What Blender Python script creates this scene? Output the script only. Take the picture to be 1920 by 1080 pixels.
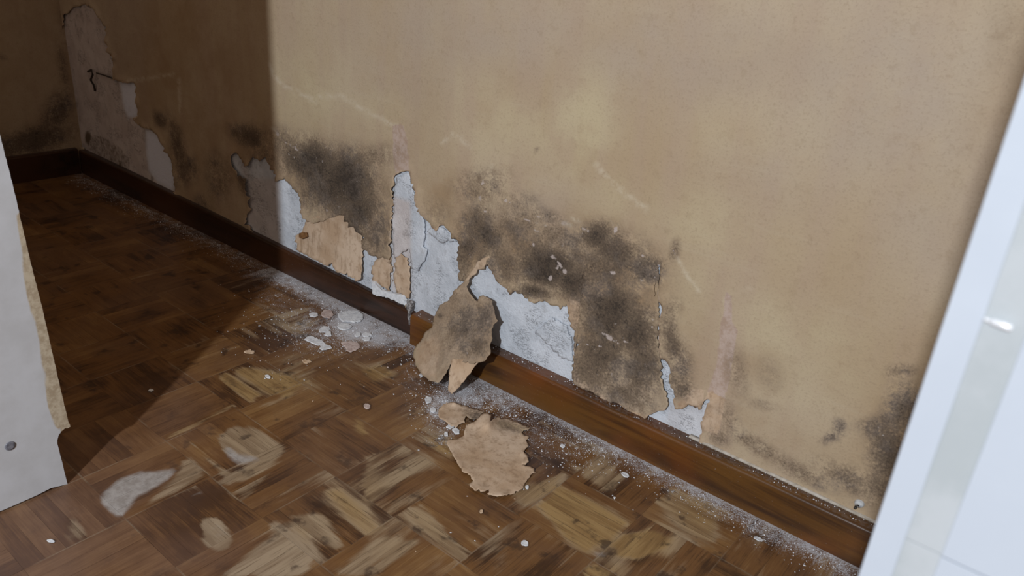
import bpy, bmesh, math, random
import numpy as np
from mathutils import Vector, Matrix
from mathutils.geometry import delaunay_2d_cdt

for o in list(bpy.data.objects):
    bpy.data.objects.remove(o)
SC = bpy.context.scene
COL = SC.collection
random.seed(7)
RNG = np.random.default_rng(7)

# ------------------------------------------------------------------ camera
W_, H_ = 1920.0, 1080.0
CX, CY = 960.0, 540.0
VZ = np.array([694., 3822.])          # vanishing point of the verticals
VX = np.array([-1057., -267.])        # vanishing point of the long wall
FPX = math.sqrt(-float(np.dot(VZ - [CX, CY], VX - [CX, CY])))
CAMH = 1.0
def _dir(px, py):
    v = np.array([px - CX, -(py - CY), -FPX]); return v / np.linalg.norm(v)
_up = -_dir(*VZ)
_x = -_dir(*VX); _x = _x - _up * np.dot(_x, _up); _x /= np.linalg.norm(_x)
_y = np.cross(_up, _x)
R = np.array([_x, _y, _up])
cam_d = bpy.data.cameras.new('camera')
cam = bpy.data.objects.new('camera', cam_d); COL.objects.link(cam)
cam_d.sensor_width = 36.0; cam_d.sensor_fit = 'HORIZONTAL'
cam_d.lens = FPX / W_ * 36.0
cam_d.clip_start = 0.01
cam_d.dof.use_dof = True; cam_d.dof.focus_distance = 1.75; cam_d.dof.aperture_fstop = 7.5
M = Matrix([[*R[i], 0] for i in range(3)] + [[0, 0, 0, 1]])
M.translation = Vector((0, 0, CAMH))
cam.matrix_world = M
SC.camera = cam

# ------------------------------------------------------------------ world, lamp, exposure
SC.view_settings.view_transform = 'Standard'
SC.view_settings.look = 'None'
SC.view_settings.gamma = 1.0
SC.view_settings.use_curve_mapping = False
SC.view_settings.exposure = 0.0
wd = bpy.data.worlds.new('room_ambience'); SC.world = wd
wd.use_nodes = True
bgn = wd.node_tree.nodes['Background']
bgn.inputs[0].default_value = (1.0, 0.80, 0.66, 1)
bgn.inputs[1].default_value = 0.25
ld = bpy.data.lights.new('room_lamp', 'POINT')
ld.energy = 440.0
ld.color = (0.86, 0.93, 1.0)
ld.shadow_soft_size = 0.055
lamp = bpy.data.objects.new('room_lamp', ld); COL.objects.link(lamp)
lamp.location = (0.23, -1.99, 2.0)

# ------------------------------------------------------------------ projection helpers
def proj(P):
    P = np.asarray(P, float) - [0, 0, CAMH]
    v = P @ R
    return CX + FPX * v[:, 0] / -v[:, 2], CY - FPX * v[:, 1] / -v[:, 2]
def rays(px, py):
    d = np.stack([np.asarray(px, float) - CX, -(np.asarray(py, float) - CY), np.full(np.shape(px), -FPX)], -1)
    return d @ R.T
def wy(x):                             # depth of the long wall, very slightly bowed
    x = np.asarray(x, float); u = np.clip((x + 1.42) / .22, 0, 1)
    return 1.35 + 0.0095 * np.maximum(0, -1.4 - x) - .013 * u * u * (3 - 2 * u)
def on_wall(px, py, off=0.0):
    r = rays(px, py); y = np.full(r.shape[:-1], 1.35)
    for _ in range(4):
        t = (y - off) / r[..., 1]; y = wy(r[..., 0] * t)
    t = (y - off) / r[..., 1]
    P = r * t[..., None]; P[..., 2] += CAMH
    return P
def on_floor(px, py, z=0.0):
    r = rays(px, py); t = (z - CAMH) / r[..., 2]
    P = r * t[..., None]; P[..., 2] += CAMH
    return P
def on_y(px, py, y):
    r = rays(px, py); t = y / r[..., 1]
    P = r * t[..., None]; P[..., 2] += CAMH
    return P

# ------------------------------------------------------------------ numpy noise
_G = np.random.default_rng(3).random((256, 256))
def vnoise(x, y):
    xi = np.floor(x).astype(int); yi = np.floor(y).astype(int)
    fx = x - xi; fy = y - yi
    fx = fx * fx * (3 - 2 * fx); fy = fy * fy * (3 - 2 * fy)
    g = lambda a, b: _G[a & 255, b & 255]
    return (g(xi, yi) * (1 - fx) * (1 - fy) + g(xi + 1, yi) * fx * (1 - fy)
            + g(xi, yi + 1) * (1 - fx) * fy + g(xi + 1, yi + 1) * fx * fy)
def fbm(x, y, o=4, s=0):
    a, t, n = 1.0, 0.0, 0.0
    for k in range(o):
        t = t + a * vnoise(x * 2 ** k + 17.3 * k + s, y * 2 ** k + 9.1 * k + s * 1.7); n += a; a *= .5
    return t / n
def inpoly(px, py, poly):
    P = np.asarray(poly, float); r = np.zeros(np.shape(px), bool)
    x0, y0 = P[-1]
    for x1, y1 in P:
        c = ((y1 > py) != (y0 > py))
        with np.errstate(divide='ignore', invalid='ignore'):
            r ^= c & (px < (x0 - x1) * (py - y1) / (y0 - y1 + 1e-12) + x1)
        x0, y0 = x1, y1
    return r
def distseg(px, py, poly, closed=True):
    P = np.asarray(poly, float); n = len(P); d = np.full(np.shape(px), 1e9)
    for i in range(n if closed else n - 1):
        a = P[i]; b = P[(i + 1) % n]; ab = b - a; L = ab @ ab + 1e-12
        t = np.clip(((px - a[0]) * ab[0] + (py - a[1]) * ab[1]) / L, 0, 1)
        d = np.minimum(d, np.hypot(px - a[0] - t * ab[0], py - a[1] - t * ab[1]))
    return d
def jag(poly, amp=1.6, step=5.0, closed=True, seed=0):
    """A torn outline: points every few pixels, thrown about at several scales."""
    r = np.random.default_rng(seed + len(poly)); P = [np.array(p, float) for p in poly]; out = []
    n = len(P)
    for i in range(n if closed else n - 1):
        a, b = P[i], P[(i + 1) % n]; L = np.linalg.norm(b - a); k = max(1, int(L / step))
        nrm = np.array([-(b - a)[1], (b - a)[0]]) / max(L, 1e-6)
        for j in range(k):
            q = a + (b - a) * j / k
            if j: q = q + nrm * (r.normal(0, amp) + (r.normal(0, amp * 2.2) if r.random() < .16 else 0))
            out.append(q)
    if not closed: out.append(P[-1])
    return np.array(out)
def Z(pts, ox, oy, s):                 # coordinates read off an enlarged crop
    return [(ox + s * a, oy + s * b) for a, b in pts]
Z1 = lambda p: Z(p, 0, 0, .4631)
Z2 = lambda p: Z(p, 400, 200, .41667)
Z3 = lambda p: Z(p, 720, 420, .31471)
Z4 = lambda p: Z(p, 1020, 360, .4628)
Z6 = lambda p: Z(p, 700, 700, .24067)
Z7 = lambda p: Z(p, 480, 540, .18519)

# ------------------------------------------------------------------ object helpers
def link(name, V, F, mat, parent=None, smooth=True, attrs=None, uv=None):
    me = bpy.data.meshes.new(name)
    me.from_pydata([tuple(map(float, v)) for v in V], [], [tuple(int(i) for i in f) for f in F])
    if attrs:
        for k, a in attrs.items():
            at = me.attributes.new(k, 'FLOAT', 'POINT'); at.data.foreach_set('value', np.asarray(a, np.float32))
    if smooth: me.polygons.foreach_set('use_smooth', [True] * len(me.polygons))
    me.materials.append(mat); me.update()
    o = bpy.data.objects.new(name, me); COL.objects.link(o)
    if parent: o.parent = parent
    return o
def tag(o, label, cat=None, group=None, kind=None):
    o['label'] = label
    if cat: o['category'] = cat
    if group: o['group'] = group
    if kind: o['kind'] = kind
    return o
def boxm(x0, x1, y0, y1, z0, z1):
    V = [(x0, y0, z0), (x1, y0, z0), (x1, y1, z0), (x0, y1, z0), (x0, y0, z1), (x1, y0, z1), (x1, y1, z1), (x0, y1, z1)]
    F = [(0, 3, 2, 1), (4, 5, 6, 7), (0, 1, 5, 4), (1, 2, 6, 5), (2, 3, 7, 6), (3, 0, 4, 7)]
    return V, F
def bevel(o, w=.001, seg=2):
    m = o.modifiers.new('bevel', 'BEVEL'); m.width = w; m.segments = seg; m.limit_method = 'ANGLE'
def prism(name, poly, y0, y1, mat, parent=None):   # outline in (x,z), extruded along y
    n = len(poly)
    V = [(p[0], y0, p[1]) for p in poly] + [(p[0], y1, p[1]) for p in poly]
    F = [tuple(range(n)), tuple(range(2 * n - 1, n - 1, -1))] + [(i, i + n, (i + 1) % n + n, (i + 1) % n) for i in range(n)]
    return link(name, V, F, mat, parent, smooth=False)

# ------------------------------------------------------------------ node helpers
class NT:
    def __init__(s, name):
        s.m = bpy.data.materials.new(name); s.m.use_nodes = True
        s.t = s.m.node_tree; s.n = s.t.nodes; s.b = s.n['Principled BSDF']
        s.geo = s.n.new('ShaderNodeNewGeometry').outputs['Position']
    def set(s, sock, v):
        if hasattr(v, 'is_linked') or isinstance(v, bpy.types.NodeSocket): s.t.links.new(v, sock)
        elif isinstance(v, (tuple, list)): sock.default_value = (*v, 1) if len(v) == 3 and sock.type == 'RGBA' else v
        else: sock.default_value = v
    def noise(s, scale, detail=3, rough=.55, vec=None, dist=0.0):
        n = s.n.new('ShaderNodeTexNoise'); s.set(n.inputs['Vector'], vec or s.geo)
        n.inputs['Scale'].default_value = scale; n.inputs['Detail'].default_value = detail
        n.inputs['Roughness'].default_value = rough; n.inputs['Distortion'].default_value = dist
        return n.outputs['Fac']
    def vor(s, scale, vec=None, feat='F1', out='Distance', rnd=1.0):
        n = s.n.new('ShaderNodeTexVoronoi'); n.feature = feat; s.set(n.inputs['Vector'], vec or s.geo)
        n.inputs['Scale'].default_value = scale; n.inputs['Randomness'].default_value = rnd
        return n.outputs[out]
    def mapv(s, scale, vec=None, loc=(0, 0, 0)):
        n = s.n.new('ShaderNodeMapping'); s.set(n.inputs['Vector'], vec or s.geo)
        n.inputs['Scale'].default_value = scale; n.inputs['Location'].default_value = loc
        return n.outputs[0]
    def math(s, op, a, b=0.0, clamp=False):
        n = s.n.new('ShaderNodeMath'); n.operation = op; n.use_clamp = clamp
        s.set(n.inputs[0], a); s.set(n.inputs[1], b); return n.outputs[0]
    def mr(s, v, a, b, c=0.0, d=1.0, smooth=True):
        n = s.n.new('ShaderNodeMapRange'); n.interpolation_type = 'SMOOTHSTEP' if smooth else 'LINEAR'
        s.set(n.inputs['Value'], v)
        for k, q in zip(('From Min', 'From Max', 'To Min', 'To Max'), (a, b, c, d)): s.set(n.inputs[k], q)
        return n.outputs['Result']
    def mix(s, f, a, b, mode='MIX'):
        n = s.n.new('ShaderNodeMix'); n.data_type = 'RGBA'; n.blend_type = mode
        s.set(n.inputs['Factor'], f); s.set(n.inputs['A'], a) if False else None
        s.set(n.inputs[6], a); s.set(n.inputs[7], b); return n.outputs[2]
    def attr(s, name):
        n = s.n.new('ShaderNodeAttribute'); n.attribute_name = name; return n.outputs['Fac']
    def bump(s, h, strength=.3, dist=.002):
        n = s.n.new('ShaderNodeBump'); s.set(n.inputs['Height'], h)
        n.inputs['Strength'].default_value = strength; n.inputs['Distance'].default_value = dist
        s.t.links.new(n.outputs[0], s.b.inputs['Normal'])
    def done(s, col, rough=.8, spec=.3):
        s.set(s.b.inputs['Base Color'], col); s.set(s.b.inputs['Roughness'], rough)
        s.b.inputs['Specular IOR Level'].default_value = spec; return s.m

# ---- old wallpaper (stains, mould, painted shade and torn backing come from attributes stored on the sheet)
def mat_paper():
    s = NT('old_wallpaper')
    n1 = s.noise(2.3, 4, .55); n2 = s.noise(9, 5, .62); n3 = s.noise(46, 6, .7); n4 = s.noise(210, 4, .7)
    st = s.noise(1.0, 4, .55, s.mapv((16, 16, 1.3)))
    st2 = s.noise(1.0, 4, .6, s.mapv((3, 3, 40)))
    col = s.mix(s.mr(n1, .35, .65), (.410, .303, .192), (.470, .370, .255))
    col = s.mix(s.mr(st, .42, .66, 0, .55), col, (.41, .30, .215))
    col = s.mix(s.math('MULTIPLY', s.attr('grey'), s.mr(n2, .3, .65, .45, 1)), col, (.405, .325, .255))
    col = s.mix(s.math('MULTIPLY', s.attr('cream'), s.mr(n2, .35, .6, .35, 1)), col, (.530, .445, .285))
    col = s.mix(s.math('MULTIPLY', s.attr('stain_shade'), s.mr(n2, .35, .62, .3, 1)), col, (.290, .180, .092))
    col = s.mix(s.mr(n3, .52, .72, 0, .22), col, (.26, .18, .105))
    col = s.mix(s.mr(st2, .55, .75, 0, .16), col, (.50, .42, .31))
    col = s.mix(s.mr(n4, .50, .68, 0, .22), col, (.22, .155, .10))
    # pale cracks and scuffs, raw pinkish backing
    col = s.mix(s.math('MULTIPLY', s.math('MULTIPLY', s.attr('crack'), s.mr(s.attr('mold_shade'), .1, .4, 1, 0)), s.mr(n3, .35, .55)), col, (.60, .52, .40))
    pk = s.math('ADD', s.attr('pink'), s.math('MULTIPLY', s.math('SUBTRACT', n3, .5), 1.0))
    col = s.mix(s.mr(pk, .42, .6), col, s.mix(s.mr(n3, .4, .62), (.47, .36, .30), (.38, .27, .20)))
    bk = s.math('ADD', s.attr('backing'), s.math('MULTIPLY', s.math('SUBTRACT', n3, .5), .5))
    bcol = s.mix(s.mr(n2, .35, .65), (.46, .32, .21), (.60, .46, .34))
    bcol = s.mix(s.mr(n3, .5, .7, 0, .75), bcol, (.30, .195, .12))
    bcol = s.mix(s.mr(s.noise(1.0, 5, .65, s.mapv((60, 60, 16))), .52, .68, 0, .6), bcol, (.30, .20, .125))
    col = s.mix(s.mr(bk, .4, .6), col, bcol)
    # mould
    mo = s.attr('mold_shade')
    win = s.mr(mo, .02, .35)
    v = s.math('ADD', mo, s.math('MULTIPLY', s.math('MULTIPLY', s.math('SUBTRACT', n2, .5), 1.0), win))
    v = s.math('ADD', v, s.math('MULTIPLY', s.math('MULTIPLY', s.math('SUBTRACT', n3, .5), 1.7), win))
    v = s.math('ADD', v, s.math('MULTIPLY', s.math('MULTIPLY', s.math('SUBTRACT', n4, .5), 1.1), win))
    mcol = s.mix(s.mr(n3, .38, .62), (.105, .076, .056), (.235, .170, .115))
    mcol = s.mix(s.mr(s.noise(13, 4, .6), .48, .64, 0, .6), mcol, (.150, .125, .112))
    col = s.mix(s.mr(v, .04, .55, 0, .90, smooth=False), col, mcol)
    col = s.mix(s.mr(v, .46, 1.10, 0, .93, smooth=False), col, s.mix(n3, (.020, .015, .012), (.055, .042, .034)))
    # flecks where the surface has chipped away inside the mould
    fl = s.math('MULTIPLY', s.mr(s.noise(75, 3, .6), .66, .70), s.math('MULTIPLY', s.mr(mo, .3, .6), s.mr(s.noise(11, 2), .5, .62)))
    col = s.mix(s.math('MULTIPLY', fl, .75), col, (.50, .44, .41))
    fk = s.math('MULTIPLY', s.mr(s.math('ADD', s.attr('crack'), s.math('MULTIPLY', s.math('SUBTRACT', n3, .5), 1.6)), .42, .62), s.mr(mo, .1, .4))
    col = s.mix(s.math('MULTIPLY', fk, .8), col, (.50, .42, .385))
    col = s.mix(s.math('MULTIPLY', s.attr('dark'), s.mr(n3, .3, .6, .5, 1)), col, (.03, .022, .017))
    h = s.math('ADD', s.math('MULTIPLY', n3, .8), s.math('MULTIPLY', n4, .35))
    s.bump(h, .55, .0022)
    return s.done(col, .82, .18)

def mat_plaster():
    s = NT('bare_plaster')
    n2 = s.noise(12, 5, .6); n3 = s.noise(60, 6, .7); n4 = s.noise(260, 4, .7)
    col = s.mix(s.mr(n2, .35, .65), (.54, .57, .62), (.67, .70, .755))
    col = s.mix(s.mr(n3, .55, .72, 0, .5), col, (.34, .33, .33))
    col = s.mix(s.math('MULTIPLY', s.attr('pinkp'), .95), col, s.mix(s.mr(n2, .35, .65), (.56, .475, .44), (.66, .58, .545)))
    dv = s.math('ADD', s.attr('dirt'), s.math('MULTIPLY', s.math('SUBTRACT', n3, .5), .9))
    col = s.mix(s.math('MULTIPLY', s.mr(dv, .35, .8), s.mr(s.attr('dirt'), 0, .2)), col, (.16, .12, .085))
    col = s.mix(s.math('MULTIPLY', s.attr('bluish'), .9), col, (.82, .85, .97))
    cr = s.noise(1.0, 4, .7, s.mapv((55, 55, 130)), .6)
    crk = s.math('MULTIPLY', s.mr(s.math('ABSOLUTE', s.math('SUBTRACT', cr, .5)), .0, .012, 1, 0), s.mr(s.noise(16, 3), .50, .60))
    crk = s.math('MULTIPLY', crk, s.mr(s.attr('bluish'), 0, .5, 1, 0))
    col = s.mix(s.math('MULTIPLY', crk, .55), col, (.20, .18, .17))
    h = s.math('ADD', s.math('MULTIPLY', n3, 1.0), s.math('MULTIPLY', n4, .5))
    h = s.math('SUBTRACT', h, s.math('MULTIPLY', crk, .6))
    s.bump(h, .9, .004)
    return s.done(col, .92, .15)

def mat_wood_floor():
    s = NT('parquet')
    uvn = s.n.new('ShaderNodeAttribute'); uvn.attribute_name = 'uvw'; uv = uvn.outputs['Vector']
    r1 = s.attr('tone'); wear = s.attr('wear'); gold = s.attr('gold'); greyp = s.attr('scraped'); dust = s.attr('dust'); mud = s.attr('smooth')
    g1 = s.noise(1.0, 5, .6, s.mapv((5, 42, 1), uv), .4)
    g2 = s.noise(1.0, 4, .65, s.mapv((14, 330, 1), uv), .2)
    g3 = s.noise(1.0, 3, .5, s.mapv((7, 16, 1), uv))
    blot = s.noise(6.5, 4, .6); blot2 = s.noise(17, 4, .6)
    t = s.math('ADD', s.math('MULTIPLY', r1, .55), s.math('MULTIPLY', g1, .5))
    t = s.math('ADD', t, s.math('MULTIPLY', s.math('SUBTRACT', g2, .5), .45))
    t = s.math('ADD', t, s.math('MULTIPLY', s.math('SUBTRACT', blot, .5), .7))
    col = s.mix(s.mr(t, .28, .50), (.055, .024, .010), (.165, .076, .026))
    col = s.mix(s.mr(t, .48, .78), col, (.26, .140, .052))
    col = s.mix(s.mr(s.noise(4.2, 4, .6), .42, .62, 0, .4), col, s.mix(g1, (.055, .028, .020), (.165, .092, .060)))
    # varnish worn to bare wood, streaked along the grain
    w = s.math('ADD', wear, s.math('MULTIPLY', s.math('SUBTRACT', g3, .5), 1.25))
    w = s.math('ADD', w, s.math('MULTIPLY', s.math('SUBTRACT', g1, .5), .9))
    w = s.math('ADD', w, s.math('MULTIPLY', s.math('SUBTRACT', g2, .5), .35))
    pale = s.mix(s.mr(g1, .35, .65), (.25, .175, .108), (.37, .28, .185))
    pale = s.mix(s.math('MULTIPLY', gold, 1.0), pale, s.mix(s.mr(g1, .38, .62), (.235, .135, .050), (.365, .235, .098)))
    pale = s.mix(s.mr(g2, .52, .72, 0, .75), pale, (.08, .045, .022))
    wf = s.mr(w, .42, .82)
    col = s.mix(s.math('MULTIPLY', wf, .92), col, pale)
    # dark knots of old varnish
    dk = s.math('MULTIPLY', s.mr(blot2, .55, .66), s.mr(g3, .42, .56))
    col = s.mix(s.math('MULTIPLY', dk, .75), col, (.035, .018, .012))
    # smooth reddish varnish
    col = s.mix(s.math('MULTIPLY', mud, .75), col, s.mix(s.mr(t, .35, .7), (.120, .064, .042), (.200, .112, .070)))
    # pale filled joints between the blocks
    sx = s.n.new('ShaderNodeSeparateXYZ'); s.t.links.new(s.geo, sx.inputs[0])
    def fr(o, off):
        f = s.math('FRACT', s.math('ADD', s.math('DIVIDE', s.math('SUBTRACT', o, off), .1696), 40.5))
        return s.mr(s.math('ABSOLUTE', s.math('SUBTRACT', f, .5)), .002, .011, 1, 0)
    jn = s.math('MAXIMUM', fr(sx.outputs[0], -1.36), fr(sx.outputs[1], .634))
    col = s.mix(s.math('MULTIPLY', jn, s.mr(s.noise(9, 3), .40, .62, 0, .6)), col, (.32, .24, .165))
    # scraped down to grey cement
    gp = s.math('ADD', greyp, s.math('MULTIPLY', s.math('SUBTRACT', blot2, .5), .6))
    gp = s.math('ADD', gp, s.math('MULTIPLY', s.math('SUBTRACT', g1, .5), .5))
    gpm = s.mr(gp, .35, .8, 0, .9)
    col = s.mix(gpm, col, s.mix(s.mr(s.noise(55, 5, .7), .35, .65), (.30, .27, .25), (.42, .39, .37)))
    # plaster dust
    sp = s.noise(330, 3, .75)
    dd = s.math('ADD', dust, s.math('MULTIPLY', s.math('SUBTRACT', s.noise(40, 5, .65), .5), 1.1))
    dd = s.math('ADD', dd, s.math('MULTIPLY', s.math('SUBTRACT', sp, .5), 1.9))
    dm = s.math('MULTIPLY', s.mr(dd, .35, .95), s.mr(dust, .02, .15))
    col = s.mix(s.math('MULTIPLY', dm, .8), col, (.60, .62, .67))
    h = s.math('ADD', s.math('MULTIPLY', g2, .5), s.math('MULTIPLY', g1, .4))
    s.bump(h, .35, .0012)
    ro = s.math('ADD', .36, s.math('MULTIPLY', wf, .3)); ro = s.math('ADD', ro, s.math('MULTIPLY', dm, .5), True)
    return s.done(col, ro, .42)

def mat_baseboard(name, dark, mid, hot):
    s = NT(name)
    v = s.mapv((2.2, 30, 30))
    g = s.noise(1.0, 5, .6, v, .6); g2 = s.noise(3.2, 3)
    col = s.mix(s.mr(g, .32, .62), dark, mid)
    col = s.mix(s.mr(g2, .45, .68, 0, .8), col, hot)
    n3 = s.noise(170, 4, .75)
    top = s.n.new('ShaderNodeSeparateXYZ'); s.t.links.new(s.n.new('ShaderNodeNewGeometry').outputs['Normal'], top.inputs[0])
    dd = s.math('MULTIPLY', s.mr(top.outputs[2], .9, .99), s.mr(n3, .40, .62))
    col = s.mix(s.math('MULTIPLY', dd, .22), col, (.26, .24, .24))
    col = s.mix(s.mr(s.noise(330, 2, .6), .72, .76, 0, .5), col, (.42, .40, .39))
    s.bump(g, .25, .0015)
    return s.done(col, s.math('ADD', .3, s.math('MULTIPLY', dd, .5)), .5)

def mat_plain(name, c1, c2, scale=20, rough=.5, spec=.4, bump=0.0, metal=0.0):
    s = NT(name)
    n = s.noise(scale, 5, .65)
    if bump: s.bump(n, bump, .002)
    s.b.inputs['Metallic'].default_value = metal
    return s.done(s.mix(s.mr(n, .35, .65), c1, c2), rough, spec)

def mat_panel():
    s = NT('white_melamine_worn')
    n2 = s.noise(14, 5, .65); n3 = s.noise(90, 5, .7)
    col = s.mix(s.mr(n2, .3, .7), (.50, .50, .515), (.56, .565, .59))
    w = s.math('ADD', s.attr('raw'), s.math('MULTIPLY', s.math('SUBTRACT', n2, .5), .8))
    raw = s.mix(s.mr(n3, .35, .65), (.36, .28, .19), (.50, .42, .31))
    col = s.mix(s.mr(w, .45, .8), col, raw)
    return s.done(col, s.mr(w, .45, .8, .38, .9), .4)

PAPER = mat_paper(); PLASTER = mat_plaster(); FLOOR = mat_wood_floor(); PANEL = mat_panel()
BB_R = mat_baseboard('reddish_baseboard', (.045, .018, .006), (.120, .050, .010), (.165, .048, .009))
BB_L = mat_baseboard('shaded_dark_baseboard', (.012, .006, .004), (.040, .016, .008), (.060, .022, .009))  # dark brown, taken near black to paint in the corner's shadow
CHIP = mat_plain('plaster_chip', (.56, .57, .60), (.74, .75, .77), 90, .9, .15, .6)
CHIPP = mat_plain('pink_plaster_chip', (.42, .32, .29), (.58, .48, .44), 90, .9, .15, .6)
CHIPT = mat_plain('tan_paper_chip', (.46, .31, .19), (.62, .47, .34), 90, .9, .15, .5)
GRIT = mat_plain('plaster_grit', (.55, .55, .58), (.85, .86, .90), 300, .9, .15, .3)
WHITE = mat_plain('white_cabinet', (.44, .475, .53), (.47, .505, .56), 6, .35, .45)
GREYW = mat_plain('greyed_cabinet_edge', (.36, .385, .395), (.42, .44, .455), 14, .5, .35)
METAL = mat_plain('bright_steel', (.88, .89, .92), (.92, .93, .96), 40, .35, .8, 0, .35)
DARKM = mat_plain('rusty_dark_metal', (.02, .018, .016), (.06, .045, .035), 200, .6, .4, .3)
PLASTIC = mat_plain('dull_white_plastic', (.42, .43, .44), (.60, .61, .62), 120, .45, .4)
CAPM = mat_plain('grey_screw_cap', (.10, .10, .12), (.22, .22, .25), 180, .4, .5)
SUB = mat_plain('dark_screed', (.03, .02, .015), (.07, .05, .04), 30, .95, .1)

# ------------------------------------------------------------------ where the paint, mould, painted shade and tears are
HOLE_A = Z2([(85, 222), (108, 205), (132, 248), (150, 268), (168, 262), (183, 222), (212, 246), (238, 225), (258, 258), (272, 300), (284, 338),
             (300, 330), (322, 322), (350, 350), (385, 400), (402, 450), (412, 500), (432, 515), (470, 520), (510, 508), (545, 498), (580, 488), (612, 525), (650, 565),
             (672, 580), (684, 640), (700, 643), (722, 668), (742, 683), (765, 675), (803, 688), (803, 760), (808, 828), (870, 868), (880, 960), (600, 860), (280, 690), (190, 590),
             (150, 505), (168, 470), (160, 400), (152, 322), (118, 312), (92, 262)])
HOLE_B = Z2([(818, 312), (850, 292), (884, 290), (892, 345), (914, 398), (920, 440), (950, 490), (985, 520), (1010, 558), (1035, 532), (1070, 560), (1100, 600),
             (1110, 622)]) + Z3([(436, 170), (446, 240), (450, 335), (500, 330), (560, 262), (632, 232), (660, 290), (692, 342), (728, 376),
             (758, 420), (782, 396), (832, 410), (850, 438), (900, 468), (960, 455), (992, 482), (1030, 484), (1050, 510), (1090, 476)]) + \
         Z3([(1098, 500), (1100, 560), (1112, 606), (1140, 636), (1142, 700), (1138, 800), (1138, 1000), (900, 1000), (600, 800), (150, 560)]) + \
         Z2([(880, 960), (868, 868), (806, 828), (803, 700), (803, 560), (806, 470), (814, 420)])
SHEET4 = Z4([(158, 330), (142, 560), (134, 640), (124, 740), (128, 768), (160, 786), (200, 800), (236, 822), (262, 842), (300, 846), (338, 868), (372, 895), (408, 916),
             (432, 896), (462, 884), (500, 876), (512, 850), (506, 812), (490, 785), (484, 735), (480, 690), (472, 655), (469, 610), (464, 560), (467, 522),
             (470, 474), (464, 430), (466, 380), (468, 300), (420, 270), (330, 250), (240, 270), (190, 300)])
CRACK = Z4([(462, 296), (469, 296), (472, 340), (466, 400), (470, 440), (480, 470), (474, 500), (464, 530), (468, 570), (478, 610), (474, 640), (484, 672), (502, 690),
            (514, 720), (510, 770), (532, 800), (526, 850), (532, 878), (560, 878), (600, 860), (640, 878), (652, 845), (668, 832), (680, 834), (660, 870), (650, 905),
            (636, 930), (642, 965), (634, 1030), (540, 1000), (380, 925), (250, 850), (120, 780), (120, 740),
            (134, 640), (142, 560), (158, 400), (162, 330), (250, 300), (420, 300), (455, 330), (452, 420)])
PATCH = Z1([(263, 62), (300, 30), (350, 18), (385, 35), (410, 80), (430, 130), (440, 200), (460, 260), (467, 325), (488, 328), (545, 335), (553, 380), (560, 470), (540, 478),
            (560, 505), (600, 520), (640, 545), (665, 590), (690, 640), (706, 700), (716, 780), (600, 790), (400, 700), (345, 640), (342, 596), (278, 596), (276, 500),
            (262, 400), (258, 300), (250, 200)])
HOLES = [jag(HOLE_A, 1.3, 4, seed=1), jag(HOLE_B, 1.3, 4, seed=2), jag(CRACK, .9, 4, seed=3), jag(PATCH, 1.2, 4, seed=4)]

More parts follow.
